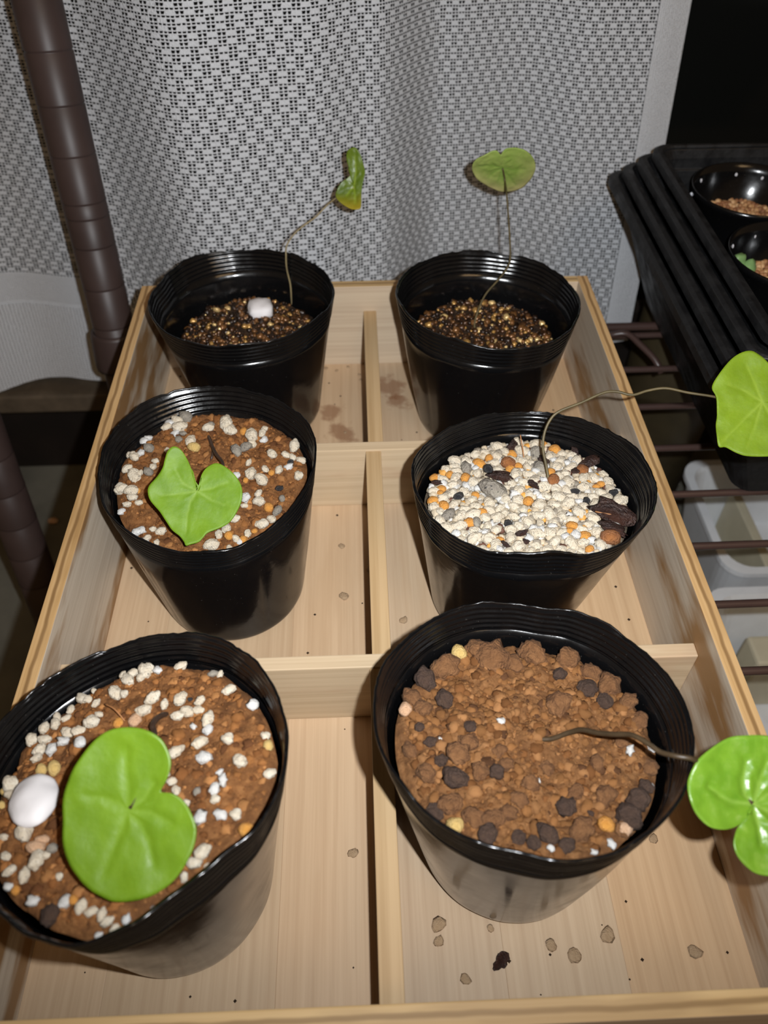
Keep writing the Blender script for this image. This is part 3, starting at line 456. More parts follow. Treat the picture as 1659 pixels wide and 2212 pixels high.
for i in range(6):
    box('floor_board', ex_[i], ex_[i + 1], 0, L, -0.045, 0.0, floor_wood('wood_floor_board', 11 + i, tints[i], {2: [(-0.016, 0.283, 0.010), (-0.022, 0.300, 0.008)], 3: [(0.012, 0.322, 0.011), (0.017, 0.308, 0.008)]}.get(i, ())), tr, bev=0.0015)
HB = 0.301; y1, y2, bw = 1.825, 0.885, 0.047
for y in (y1, y2): box('cross_bar', -1 + Wt, 1 - Wt, y, y + bw, 0.0, HB, M_bar, tr, bev=0.004)
for a, b_, x in ((0, y2, -0.004), (y2 + bw, y1, 0.004), (y1 + bw, L, 0.014)):
    box('divider', x - 0.029, x + 0.029, a, b_, 0.0, HB - 0.006, M_div, tr, bev=0.003)

# ---------------------------------------------------------------- pots
RB, RR = 0.25 * U, 0.36 * U
def potgeo(p):
    base, rim, n = Vector(p['base']), Vector(p['rim']), Vector(p['n'])
    def at(t, ang, inner=0.0, dr=0.0):
        c = base.lerp(rim, t) + Vector((0, 0, 0.0003)); nn = Vector((0, 0, 1)).lerp(n, t).normalized(); ex, ey, _ = frame_of(nn)
        tab = p['tab']; k = (math.degrees(ang) % 360) / 15; i = int(k) % 24; f = k - int(k); f = f * f * (3 - 2 * f)
        m = tab[i] * (1 - f) + tab[(i + 1) % 24] * f
        w = max(0, (t - 0.35) / 0.65) ** 1.6
        r = (RB + (RR - RB) * t) * (1 + (m - 1) * w) + dr - inner
        if t < 0.06: r -= (0.06 - t) ** 2 * 0.45   # rounded foot
        return c + ex * (r * math.cos(ang)) + ey * (r * math.sin(ang))
    return at
RT = 0.845      # where the ribbed band under the rim begins
def make_pot(k, p, label):
    rnd = random.Random(k); at = potgeo(p); seg = 180
    root = tag(empty('nursery_pot', p['base']), label, 'pot', 'black nursery pots')
    ph = [rnd.uniform(0, 6.28) for _ in range(8)]
    def dent(t, a):   # soft vertical creases of the thin film
        w = math.sin(math.pi * min(1, max(0, t / 0.8)))
        fl = sum(max(0.0, 1 - abs(((a - ph[q] * (q + 1)) % 6.2832) - 3.1416) / 0.05) for q in range(7))      # a few sharp upright creases
        return w * (0.00032 * (math.sin(5 * a + ph[0]) + 0.7 * math.sin(9 * a + ph[1]) + 0.6 * math.sin(14 * a + ph[2] + 2 * t)) - 0.00035 * fl)
    def edge(a):
        return 0.008 * math.sin(3 * a + ph[3]) + 0.004 * math.sin(7 * a + ph[4]) + 0.002 * math.sin(13 * a + ph[5]) + 0.009 * noise.noise(Vector((math.cos(a) * 5, math.sin(a) * 5, ph[6]))) + 0.008 * noise.noise(Vector((math.cos(a) * 30, math.sin(a) * 30, ph[6])))
    def rows(ts, rib, th, name, mat, bottom):
        verts, faces = [], []; prof = [(t, 0) for t in ts] + [(t, th) for t in reversed(ts)]
        for (t, inn) in prof:
            for s in range(seg):
                a = 2 * math.pi * s / seg; dr = dent(t, a); tt = t
                if rib:
                    dr += 0.00026 * math.sin((t - RT) / (1 - RT) * 2 * math.pi * 5.5)
                    if t > 0.985: tt = t + edge(a)
                verts.append(at(tt, a, inn, dr))
        n = len(prof)
        for i in range(n - 1):
            for s in range(seg):
                q = (i * seg + s, i * seg + (s + 1) % seg, (i + 1) * seg + (s + 1) % seg, (i + 1) * seg + s); faces.append(q)
        if rib:
            for s in range(seg): faces.append(((n - 1) * seg + s, (n - 1) * seg + (s + 1) % seg, (s + 1) % seg, s))
        if bottom:
            c0, c1 = len(verts), len(verts) + 1
            bc = Vector(p['base']); verts += [bc + Vector((0, 0, 0.0009)), bc + Vector((0, 0, 0.0017))]
            for s in range(seg):
                faces.append((c0, (s + 1) % seg, s)); faces.append((c1, (n - 1) * seg + s, (n - 1) * seg + (s + 1) % seg))
        me = mesh(name, verts, faces, mat, True); link(name, me, root)
    rows([0.0, 0.015, 0.03, 0.045, 0.07] + [0.10 + (RT - 0.10) * i / 12 for i in range(13)], False, 0.0007, 'body', M_pot, True)
    rows([RT + (1 - RT) * i / 40 for i in range(41)], True, 0.0007, 'ribbed_rim', M_rim, False)
    return root
POT_LABEL = {
 'BL': 'black plastic pot in the back left compartment, holding the white squarish stone',
 'BR': 'black plastic pot in the back right compartment, without any white stone',
 'ML': 'black plastic pot of brown soil in the middle left compartment',
 'MR': 'black plastic pot of cream gravel in the middle right compartment',
 'FL': 'black plastic pot at the front left holding the large bright leaf and white pebble',
 'FR': 'black plastic pot of crumbly bare brown soil at the front right'}
for k, p in POTS.items(): make_pot(k, p, POT_LABEL[k])

# ---------------------------------------------------------------- soil
SOIL, SOILOBJ = {}, {}
def soilframe(k):
    p = POTS[k]; t = p['ts']; c = Vector(p['base']).lerp(Vector(p['rim']), t); n = Vector((0, 0, 1)).lerp(Vector(p['n']), t).normalized()
    ex, ey, n = frame_of(n); return c, ex, ey, n
def make_soil(k, mat, label, dome, amp, fr, lump, seed):
    c, ex, ey, n = soilframe(k); at = potgeo(POTS[k]); ts = POTS[k]['ts']; off = Vector((seed * 1.37, seed * 0.71, seed))
    def rad(a):
        q = at(ts, a, 0.0032) - c; return math.hypot(q.dot(ex), q.dot(ey))
    def h(x, y):
        a = math.atan2(y, x); f = min(1, math.hypot(x, y) / rad(a))
        v = Vector((x * 1000, y * 1000, 0)) * 0.1
        e = noise.noise(v * fr + off) * amp + 0.5 * amp * noise.noise(v * fr * 2.3 + off)
        d = noise.voronoi(v * fr * 2.2 + off)[0]
        d2 = noise.voronoi(v * fr * 4.7 + off * 2)[0]
        e += lump * (0.5 - d[0]) + 0.4 * lump * (0.45 - d2[0])
        d3 = noise.voronoi(v * fr * 10 + off * 3)[0]
        e += 0.22 * lump * (0.4 - d3[0]) + 0.16 * lump * noise.noise(v * fr * 19 + off)
        return dome * (1 - f * f) + e - 0.25 * amp - (0.0022 * max(0, (f - 0.90) / 0.10) ** 2)
    nr, ns = (110, 330) if lump > 0.0015 else (64, 200); verts, faces = [(0, 0, h(1e-5, 0))], []
    for i in range(1, nr + 1):
        for s in range(ns):
            a = 2 * math.pi * s / ns; r = rad(a) * (i / nr); x, y = r * math.cos(a), r * math.sin(a); verts.append((x, y, h(x, y)))
    for s in range(ns): faces.append((0, 1 + s, 1 + (s + 1) % ns))
    for i in range(nr - 1):
        for s in range(ns): faces.append((1 + i * ns + s, 1 + (i + 1) * ns + s, 1 + (i + 1) * ns + (s + 1) % ns, 1 + i * ns + (s + 1) % ns))
    o = link('potting_soil', mesh('potting_soil', verts, faces, mat, True))
    M = Matrix((ex, ey, n)).transposed().to_4x4(); M.translation = c; o.matrix_world = M
    tag(o, label, 'soil', None, 'stuff'); SOIL[k] = (M, h, rad); SOILOBJ[k] = o
make_soil('BL', M_soilB, 'dark damp soil under golden grains in the back left pot', 0.001, 0.0012, 0.7, 0.0012, 1)
make_soil('BR', M_soilB, 'dark damp soil under golden grains in the back right pot', 0.001, 0.0012, 0.7, 0.0012, 2)
make_soil('ML', M_soilA, 'red brown soil dotted with white grains in the middle left pot', 0.002, 0.0014, 0.55, 0.0026, 3)
make_soil('MR', M_soilC, 'cream gravel mix filling the middle right pot', 0.001, 0.0010, 0.6, 0.0008, 4)
make_soil('FL', M_soilA, 'red brown soil scattered with white grains in the front left pot', 0.002, 0.0016, 0.55, 0.0027, 5)
make_soil('FR', M_soilD, 'bare crumbly brown soil filling the front right pot', 0.0015, 0.0022, 0.42, 0.0036, 6)

# ---------------------------------------------------------------- grains
def blob(seed, stretch, rough, sub=2, flat=None, angular=0.0):
    bm = bmesh.new(); bmesh.ops.create_icosphere(bm, subdivisions=sub, radius=0.5)
    o = Vector((seed * 3.3, seed * 1.9, seed * 7.7))
    for v in bm.verts:
        d = v.co.normalized(); r = 0.5 * (1 + rough * noise.noise(d * 1.6 + o) + 0.5 * rough * noise.noise(d * 3.7 + o))
        if angular:
            c = max(abs(d.x), abs(d.y), abs(d.z)); r *= 1 + angular * (1 / c - 1.25)
        v.co = d * r; v.co.x *= stretch[0]; v.co.y *= stretch[1]; v.co.z *= stretch[2]
    return bm
PROTO = {}
def protos(kind):
    if kind not in PROTO:
        L_ = []
        for i in range(5):
            r = random.Random(kind + str(i)); s = (1.0, r.uniform(0.62, 0.88), r.uniform(0.55, 0.75)); ro, an = 0.32, 0.0
            if kind == 'B': ro, an = 0.65, 0.3
            if kind == 'F': s, ro = (1.0, r.uniform(0.55, 0.75), 0.22), 0.5
            if kind in 'KL': s, ro = (1.0, r.uniform(0.75, 0.95), 0.7), 0.40
            if kind in 'OYR': s, ro = (1.0, r.uniform(0.78, 0.95), 0.78), 0.22
            if kind == 'C': s, ro = (1.0, r.uniform(0.75, 0.95), 0.22), 0.35
            L_.append(from_bm('grain_mesh', blob(r.uniform(0, 90), s, ro, 3 if kind in 'WKLF' else 2, None, an), GM[kind], True))
        PROTO[kind] = L_
    return PROTO[kind]
GNAME = {'W': 'pumice_grain', 'B': 'perlite_grain', 'G': 'grey_pebble', 'O': 'orange_grain', 'Y': 'yellow_grain', 'P': 'pinkish_grain', 'D': 'charcoal_grain', 'R': 'clay_ball', 'F': 'bark_flake', 'K': 'dark_soil_clod', 'L': 'soil_clod', 'Q': 'white_stone'}
GDESC = {'W': ('cream speckled pumice grain', 'pumice'), 'B': ('white perlite grain', 'perlite'), 'G': ('grey pebble', 'pebble'), 'O': ('small orange grain', 'grain'), 'Y': ('small yellow grain', 'grain'), 'P': ('pinkish tan grain', 'grain'), 'D': ('black charcoal grain', 'charcoal'), 'R': ('rust brown clay ball', 'clay ball'), 'F': ('dark brown bark flake', 'bark'), 'K': ('dark brown soil clod', 'soil clod'), 'L': ('light brown soil clod', 'soil clod')}
PLACE = {'FL': 'on the soil of the front left pot', 'ML': 'on the soil of the middle left pot', 'MR': 'among the gravel of the middle right pot', 'FR': 'in the bare soil of the front right pot'}
GRAINS = []
def put_grain(k, x, y, s, kind, rnd, sink=0.18, lift=0.0):
    M, h, rad = SOIL[k]; a = math.atan2(y, x); r = math.hypot(x, y); lim = rad(a) - s * 0.42
    if r > lim: x, y = x * lim / r, y * lim / r; r = lim
    o = bpy.data.objects.new(GNAME[kind], rnd.choice(protos(kind))); col.objects.link(o)
    z = h(x, y) + s * (0.33 - sink) + lift
    R_ = Matrix.Rotation(rnd.uniform(0, 6.28), 4, 'Z') @ Matrix.Rotation(rnd.uniform(-0.3, 0.3), 4, 'X') @ Matrix.Rotation(rnd.uniform(-0.25, 0.25), 4, 'Y')
    o.matrix_world = M @ Matrix.Translation((x, y, z)) @ R_ @ Matrix.Scale(s * rnd.uniform(0.98, 1.12), 4)
    f = r / max(1e-6, rad(a)); ring = 'near the centre' if f < 0.36 else 'midway out' if f < 0.72 else 'by the rim'
    GRAINS.append((o, kind, k, ring, round((90 - math.degrees(a)) % 360 / 30) % 12 or 12, s))
    return o
for k, data in (('FL', G_FL), ('ML', G_ML), ('MR', G_MR), ('MR', F_MR), ('FR', C_FR)):
    rnd = random.Random(k + str(len(data)))
    for x, y, s, kind in data:
        put_grain(k, x / 1000, y / 1000, s / 1000 * (1.22 if kind not in 'KL' else 1.0), kind, rnd, {'K': 0.16, 'L': 0.26, 'F': 0.26}.get(kind, 0.14), {'F': 0.0030, 'D': 0.0022, 'R': 0.0016}.get(kind, 0.0014) if k == 'MR' else 0.0003)
# cream pumice of the gravel pot: the largest grains one by one, the rest as one mass
def scatter(k, n, smin, smax, seed, mind, avoid=()):
    rnd = random.Random(seed); M, h, rad = SOIL[k]; out = list(avoid); res = []
    tries = 0
    while len(res) < n and tries < n * 60:
        tries += 1
        a = rnd.uniform(0, 6.2832); r = math.sqrt(rnd.random()) * (rad(a) - smax * 0.5); x, y, s = r * math.cos(a), r * math.sin(a), smin + (smax - smin) * rnd.random() ** (1 if mind > 0.55 else 7 if mind == 0 else 2.2)
        if mind == 0: res.append((x, y, s))
        elif all((x - q[0]) ** 2 + (y - q[1]) ** 2 > (mind * 0.5 * (s + q[2])) ** 2 for q in out): out.append((x, y, s)); res.append((x, y, s))
    return res
taken = [(x / 1000, y / 1000, s / 1000) for x, y, s, kind in G_MR + F_MR]
big = scatter('MR', 150, 0.0040, 0.0062, 5, 0.80, taken)
rnd = random.Random(3)
for x, y, s in big: put_grain('MR', x, y, s * 1.05, 'W', rnd, 0.12, 0.0010)
for x, y, s in scatter('MR', 42, 0.0026, 0.0040, 6, 0.62, taken + big): put_grain('MR', x, y, s, 'B', rnd, 0.08, 0.0016)
# each grain is told apart by pot, distance from the rim, clock direction seen from the front, and size there
ORD = ['largest', 'second largest', 'third largest', 'fourth largest', 'fifth largest', 'sixth largest', 'seventh largest', 'eighth largest', 'ninth largest']
POTW = {'FL': 'front left pot', 'ML': 'middle left pot', 'MR': 'middle right pot', 'FR': 'front right pot'}
CLK = 'one two three four five six seven eight nine ten eleven twelve'.split()
cells = {}
for q in GRAINS: cells.setdefault(q[1:5], []).append(q)
for (kind, k, ring, clock), L_ in cells.items():
    d, c = GDESC[kind]
    for i, q in enumerate(sorted(L_, key=lambda q: -q[5])):
        tag(q[0], '%s, %s, %s at %s o\'clock%s' % (d, POTW[k], ring, CLK[clock - 1], ', ' + ORD[min(i, 8)] + ' there' if len(L_) > 1 else ''), c, d + 's ' + PLACE[k])
def mass(name, k, n, smin, smax, tones, mat, label, cat, seed, mind, layers=1, z0=0.0, sub=1, under=None):
    rnd = random.Random(seed); M, h, rad = SOIL[k]; verts, faces, cols = [], [], []
    base = [blob(i * 2.1 + seed, (1, 0.85, 0.72), 0.5, sub) for i in range(6)]
    protos_ = []
    for bm in base:
        bm.verts.ensure_lookup_table(); protos_.append(([v.co.copy() for v in bm.verts], [tuple(v.index for v in f.verts) for f in bm.faces])); bm.free()
    for ly in range(layers):
        for x, y, s in scatter(k, n, smin, smax, seed + ly, mind):
            vs_, fs_ = rnd.choice(protos_); b0 = len(verts)
            R_ = Matrix.Rotation(rnd.uniform(0, 6.28), 3, 'Z') @ Matrix.Rotation(rnd.uniform(-0.6, 0.6), 3, 'X')
            t = rnd.choices([q[0] for q in tones], [q[1] for q in tones])[0]; j = rnd.uniform(0.75, 1.15); t = tuple(min(1, q * j) for q in t)
            cz = h(x, y) + s * (0.15 if mind else -0.12) + z0 + ly * 0.0006
            for v in vs_: verts.append(tuple(R_ @ (v * s) + Vector((x, y, cz)))); cols.append(t)
            faces += [tuple(b0 + q for q in f) for f in fs_]
    me = mesh(name, verts, faces, mat, True); at_ = me.color_attributes.new('tone', 'FLOAT_COLOR', 'POINT')
    for i, t in enumerate(cols): at_.data[i].color = (*t, 1)
    o = link(name, me)
    if under is not None:      # loose surface of the same soil: a part of it
        o.parent = under; o.matrix_parent_inverse = Matrix.Identity(4); tag(o, label, None, None, 'stuff')
    else:
        o.matrix_world = M; tag(o, label, cat, None, 'stuff')
    return o
CR_A = [((0.245, 0.102, 0.032), 8), ((0.17, 0.067, 0.021), 5), ((0.33, 0.150, 0.052), 4), ((0.10, 0.040, 0.015), 2)]
CR_D = [((0.205, 0.092, 0.032), 8), ((0.145, 0.060, 0.020), 5), ((0.26, 0.124, 0.048), 4), ((0.085, 0.038, 0.017), 1.5)]
M_crumb = attr_mat('soil_crumb_tone', 0.9, 0.0, 0.15)
mass('soil_crumbs', 'FL', 3000, 0.0005, 0.0046, CR_A, M_crumb, 'fine red brown crumbs over the soil of the front left pot', 'soil', 51, 0, 1, -0.0001, 2, SOILOBJ['FL'])
mass('soil_crumbs', 'ML', 3000, 0.0005, 0.0044, CR_A, M_crumb, 'fine red brown crumbs over the soil of the middle left pot', 'soil', 52, 0, 1, -0.0001, 2, SOILOBJ['ML'])
mass('soil_crumbs', 'FR', 3800, 0.0005, 0.0050, CR_D, M_crumb, 'fine loose brown crumbs over the soil of the front right pot', 'soil', 53, 0, 1, -0.0001, 2, SOILOBJ['FR'])
mass('gravel', 'MR', 620, 0.0022, 0.0042, [((0.46, 0.38, 0.27), 8), ((0.54, 0.52, 0.48), 3), ((0.28, 0.24, 0.19), 2), ((0.62, 0.30, 0.06), 1), ((0.10, 0.04, 0.025), 1)], M_gravel, 'fine cream gravel filling the middle right pot', 'gravel', 31, 0.62, 2, 0.0002, 2, SOILOBJ['MR'])  # lower layer in darker tones, painting the shade in gaps between larger grains
GOLD = [((0.20, 0.09, 0.03), 6), ((0.50, 0.28, 0.08), 2), ((0.08, 0.035, 0.014), 7), ((0.80, 0.56, 0.24), 1.1), ((0.025, 0.013, 0.008), 6)]
mass('vermiculite_grains', 'BL', 900, 0.0012, 0.0042, GOLD, M_vermi, 'glinting golden brown grains covering the soil of the back left pot', 'vermiculite', 41, 0.50, 1, 0.0003, 2, SOILOBJ['BL'])
mass('vermiculite_grains', 'BR', 900, 0.0012, 0.0044, GOLD, M_vermi, 'glinting golden brown grains covering the soil of the back right pot', 'vermiculite', 42, 0.50, 1, 0.0003, 2, SOILOBJ['BR'])
def stone(k, x, y, sx, sy, sz, label, seed, ang, angular, rz):
    M, h, rad = SOIL[k]; bm = blob(seed, (sx, sy, sz), 0.09, 3, None, angular)
    o = link('white_stone', from_bm('white_stone', bm, GM['Q'], True))
    o.matrix_world = M @ Matrix.Translation((x, y, h(x, y) + sz * 0.33)) @ Matrix.Rotation(rz, 4, 'Z') @ Matrix.Rotation(ang, 4, 'X')
    tag(o, label, 'stone'); return o
stone('BL', S_BL[0][0] / 1000, S_BL[0][1] / 1000 - 0.002, 0.0150, 0.0125, 0.0105, 'small white squarish stone on the golden grains of the back left pot', 12, 0.15, 0.45, 0.15)
stone('FL', S_FL[0][0] / 1000, S_FL[0][1] / 1000, 0.0132, 0.0158, 0.0085, 'large smooth white pebble beside the leaf in the front left pot', 5, 0.0, 0.0, 0.25)

# ---------------------------------------------------------------- seedlings
def smooth_closed(P_, n):
    m = len(P_); out = []
    for i in range(m):
        p0, p1, p2, p3 = (Vector(P_[(i + j) % m]) for j in (-1, 0, 1, 2))
        for q in range(n):
            t = q / n; out.append(0.5 * ((2 * p1) + (p2 - p0) * t + (2 * p0 - 5 * p1 + 4 * p2 - p3) * t * t + (3 * p1 - p0 - 3 * p2 + p3) * t ** 3))
    return out
def segdist(p, a, b_):
    d = b_ - a; t = max(0, min(1, (p - a).dot(d) / max(1e-9, d.dot(d)))); return (p - (a + d * t)).length
def make_leaf(L_, mat, root, cup=0.0, crease=0.0005, bend=(0, 0), edge_fn=None, thick=0.0005, quilt=0.0003, flip=1):
    ex, ey, n = frame_of(L_['n']); c = Vector(L_['c']); O = [p * 0.001 for p in smooth_closed(L_['outline'], 4)]
    veins = [[Vector(q) * 0.001 for q in v] for v in L_['veins']]; m = len(O); nr = 22
    R0 = max(p.length for p in O); verts, faces, dat = [], [], []
    def vd(p): return min((segdist(p, v[i], v[i + 1]) / (1 - 0.55 * (i / max(1, len(v) - 1))) for v in veins for i in range(len(v) - 1)), default=1)
    def add(p, f):
        d = vd(p); vn = math.exp(-(d / 0.00055) ** 2); wide = math.exp(-(d / 0.0016) ** 2); r = p.length / R0
        z = cup * r * r - crease * wide + quilt * noise.noise(Vector((p.x * 500, p.y * 500, 3))) + bend[0] * p.x * p.x / R0 + bend[1] * p.y * p.y / R0
        z += 0.0012 * f * f * noise.noise(Vector((p.x * 130, p.y * 130, 7)))
        verts.append(c + ex * p.x + ey * p.y + n * z); dat.append((vn * (1 - 0.5 * r), edge_fn(p, f) if edge_fn else max(0, f - 0.9) * 4, 0))
    add(Vector((0, 0)), 0)
    for i in range(1, nr + 1):
        f = i / nr
        for p in O: add(p * f, f)
    for s in range(m): faces.append((0, 1 + s, 1 + (s + 1) % m))
    for i in range(nr - 1):
        for s in range(m): faces.append((1 + i * m + s, 1 + (i + 1) * m + s, 1 + (i + 1) * m + (s + 1) % m, 1 + i * m + (s + 1) % m))
    A = sum(O[s].x * O[(s + 1) % m].y - O[(s + 1) % m].x * O[s].y for s in range(m))
    if A < 0: faces = [f[::-1] for f in faces]
    me = mesh('leaf_blade', verts, faces, mat, True); at_ = me.color_attributes.new('leafdata', 'FLOAT_COLOR', 'POINT')
    for i, t in enumerate(dat): at_.data[i].color = (*t, 1)
    o = link('leaf_blade', me, root)
    md = o.modifiers.new('thickness', 'SOLIDIFY'); md.thickness = thick; md.offset = -1
    return o
def plant(k, leaf, mat, stems, label, **kw):
    root = tag(empty('seedling', stems[0][0][0]), label, 'seedling', 'one-leaved seedlings')
    make_leaf(leaf, mat, root, **kw)
    for pts, r0, r1, sm in stems:
        n_ = len(pts); P_ = [Vector(p) for p in pts]; P_.insert(0, P_[0] - SOIL[k][0].to_3x3() @ Vector((0, 0, 0.004)))
        link('stem', tube_mesh('stem', P_, [r0 + (r1 - r0) * i / n_ for i in range(n_ + 1)], sm, 8, 6), root)
    return root
plant('FL', LEAF_FL, M_leafFL, [(STEM_FL, 0.0009, 0.0008, M_stemd)], 'seedling with large blurred bright green heart leaf in the front left pot', cup=0.0014, crease=0.0004, quilt=0.0001)
plant('ML', LEAF_ML, M_leafML, [(STEM_ML, 0.0008, 0.0006, M_stemd), (STEM_ML2, 0.0007, 0.0005, M_stemd)], 'seedling with heart-shaped leaf low over the soil of the middle left pot', cup=0.0012, crease=0.0003, bend=(0.0, -0.002), quilt=0.0001)
plant('MR', LEAF_MR, M_leafMR, [(STEM_MR, 0.0006, 0.0005, M_stem)], 'seedling arching on a long stem over the right tray edge from the gravel pot', cup=0.001, crease=0.0002, quilt=0.0001)
plant('FR', LEAF_FR, M_leafFR, [(STEM_FR, 0.0008, 0.0007, M_stemf)], 'seedling leaning right over the front right pot with glossy two-lobed leaf', cup=0.0012, crease=0.0009, quilt=0.0003)
plant('BR', LEAF_BR, M_leafBR, [(STEM_BR, 0.00055, 0.00045, M_stem)], 'seedling on an upright stem with round pale leaf in the back right pot', cup=-0.001, crease=0.0003, edge_fn=lambda p, f: max(0, f - 0.45) * 1.6 * (0.5 - 0.5 * p.y / 0.012 if p.y < 0.012 else 0))
plant('BL', LEAF_BL, M_leafBL, [(STEM_BL, 0.0005, 0.0004, M_stemp)], 'seedling on a thin leaning stem with curled yellowing leaf in the back left pot', cup=0.0035, crease=0.0003, bend=(0.006, 0), edge_fn=lambda p, f: max(0, min(1, (-p.y - 0.003) / 0.008)) * (0.35 + 0.65 * f))
def straw(k, pts, r, label):
    M = SOIL[k][0]; h = SOIL[k][1]
    P_ = [M @ Vector((x, y, h(x, y) + z)) for x, y, z in pts]
    o = link('straw_bit', tube_mesh('straw_bit', P_, r, M_straw, 6, 4)); tag(o, label, 'straw'); return o
straw('MR', [(0.0035, 0.0225, 0.0005), (0.0030, 0.0260, 0.0060), (0.0020, 0.0290, 0.0115)], 0.00022, 'thin reddish straw standing in the gravel of the middle right pot')
straw('MR', [(0.024, -0.012, 0.004), (0.030, -0.0145, 0.0045), (0.036, -0.0145, 0.006)], 0.0003, 'thin reddish straw lying across the bark flakes in the gravel')
straw('FL', [(-0.012, 0.024, 0.003), (-0.008, 0.021, 0.004), (-0.005, 0.018, 0.002)], 0.00022, 'fine dry straw on white grains at the back of the front left pot')

# ---------------------------------------------------------------- crumbs on the tray floor
CR = [(16.6, 32.2, 5.3, 'pale beige crumb, larger of a touching pair, by the front right pot'), (16.2, 27.2, 3.9, 'pale beige crumb, smaller of a touching pair, by the front right pot'), (34.1, 30.5, 2.8, 'tiny pale crumb just in front of the front right pot'), (24.2, 15.7, 3.7, 'brown crumb nearest the front rim, left in the right compartment'), (53.6, 24.6, 4.4, 'round pale crumb in the middle of the front right floor'), (60.8, 21.3, 5.3, 'lumpy tan crumb right of the round pale one on the front floor'), (73.1, 27.1, 5.4, 'largest tan crumb on the front floor below the pot edge'), (101.1, 20.8, 4.8, 'tan crumb near the right side board at the front'), (97.0, 58.0, 3.6, 'dark crumb in the shadow of the glossy leaf'), (-12.0, 57.0, 4.2, 'tan crumb on the floor right of the front left pot')]
rnd = random.Random(9)
for x, y, s, lab in CR:
    o = bpy.data.objects.new('soil_crumb', rnd.choice(protos('C'))); col.objects.link(o); o.location = (x / 1000, y / 1000, s * 0.09 / 1000); o.scale = (s / 1000,) * 3; o.rotation_euler.z = rnd.uniform(0, 6.28); tag(o, lab, 'crumb', 'crumbs on the tray floor')
o = bpy.data.objects.new('bark_flake', protos('F')[1]); col.objects.link(o); o.location = (0.0366, 0.0206, 0.0008); o.scale = (0.0062,) * 3; o.rotation_euler = (0.15, 0.1, 0.7)
tag(o, 'torn dark bark flake on the front right tray floor', 'bark')
BC = [(-25.5, 341.0, 3.0), (-19.0, 338.5, 2.2), (-12.0, 342.0, 2.0), (-5.5, 334.0, 2.2), (-4.8, 329.0, 2.4), (-20.0, 262.0, 2.4), (-26.0, 256.0, 2.2), (-14.0, 283.0, 1.8), (-8.0, 270.0, 1.6), (-16.0, 201.0, 3.6), (-15.0, 171.0, 5.0), (11.5, 157.0, 4.0), (-3.0, 186.0, 3.0)]
BL_ = ['largest crumb at the foot of the back end board', 'second crumb from the left at the foot of the back end board', 'third crumb from the left at the foot of the back end board', 'crumb against the back divider, farther of two', 'crumb against the back divider, nearer of two', 'crumb in the reddish stain by the back left pot, right of two', 'crumb in the reddish stain by the back left pot, left of two', 'lone small crumb in the middle of the back floor', 'smallest crumb close to the back divider', 'crumb right of the middle left pot, farthest from the camera', 'largest crumb right of the middle left pot', 'crumb right of the middle divider beside the gravel pot', 'crumb close to the left face of the middle divider']
for (x, y, s), lab in zip(BC, BL_):
    o = bpy.data.objects.new('soil_crumb', rnd.choice(protos('C'))); col.objects.link(o); o.location = (x / 1000, y / 1000, s * 0.14 / 1000); o.scale = (s / 1000,) * 3; o.rotation_euler.z = rnd.uniform(0, 6.28)
    tag(o, lab, 'crumb', 'crumbs beside the divider')
vts, fcs = [], []
for i in range(140):
    x = rnd.uniform(-0.93, 0.93) * U; y = rnd.choice([rnd.uniform(0.02, 0.86), rnd.uniform(0.96, 1.8), rnd.uniform(1.9, 2.74)]) * U
    if abs(x) < 0.05 * U: continue
    s = rnd.uniform(0.0003, 0.0008); b0 = len(vts); vts += [(x - s, y, 0.0001), (x, y - s, 0.0001), (x + s, y, 0.0001), (x, y + s, 0.0001), (x, y, 0.0001 + s)]
    fcs += [(b0 + a_, b0 + (a_ + 1) % 4, b0 + 4) for a_ in range(4)] + [(b0 + 3, b0 + 2, b0 + 1, b0)]
tag(link('soil_dust', mesh('soil_dust', vts, fcs, M_soilB)), 'dark specks of soil dust sprinkled over the tray floor', 'dust', None, 'stuff')

# ---------------------------------------------------------------- nested black seed trays with pots
def seed_tray(x0, z, yb, yf, x1, label, depth, inset):
    """open tray with rolled flange, tapering walls; layout units"""
    root = tag(empty('seed_tray', Vector(((x0 + x1) / 2, (yb + yf) / 2, z - depth)) * U), label, 'seed tray', 'nested black seed trays')
    def ring(ins, zz, rc=0.07):
        iy = ins * 0.4; a, b_, c_, d_ = x0 + ins, x1 - ins, yf + iy, yb - iy; out = []
        for cx, cy, s in ((b_ - rc, d_ - rc, 0), (a + rc, d_ - rc, 90), (a + rc, c_ + rc, 180), (b_ - rc, c_ + rc, 270)):
            for q in range(7):
                w_ = math.radians(s + 15 * q); out.append((cx + rc * math.cos(w_), cy + rc * math.sin(w_), zz))
        return out
    def loft(name, prof, close):
        verts, faces = [], []; m = 28
        for ins, zz in prof: verts += [Vector(p) * U for p in ring(ins, zz)]
        for i in range(len(prof) - 1):
            for s in range(m): faces.append((i * m + s, i * m + (s + 1) % m, (i + 1) * m + (s + 1) % m, (i + 1) * m + s))
        if close: faces.append(tuple((len(prof) - 1) * m + s for s in range(m)))
        o = link(name, mesh(name, verts, faces, M_tray, False), root); md = o.modifiers.new('wall', 'SOLIDIFY'); md.thickness = 0.008 * U; md.offset = 0
        b_ = o.modifiers.new('round', 'BEVEL'); b_.width = 0.004 * U; b_.segments = 2
    loft('flange', [(0.0, z - 0.035), (0.0, z), (0.012, z + 0.006), (0.034, z + 0.004), (0.040, z - 0.006)], False)
    loft('walls', [(0.040, z - 0.010), (0.06, z - 0.05), (0.062, z - 0.10), (0.085, z - 0.105), (inset, z - depth)], True)
    return root
seed_tray(1.36, 0.75, 3.38, 1.82, 2.9, 'topmost black seed tray, holding two small pots', 0.38, 0.10)
seed_tray(1.305, 0.70, 3.40, 1.79, 2.95, 'second black seed tray from the top of the nested stack', 0.50, 0.17)
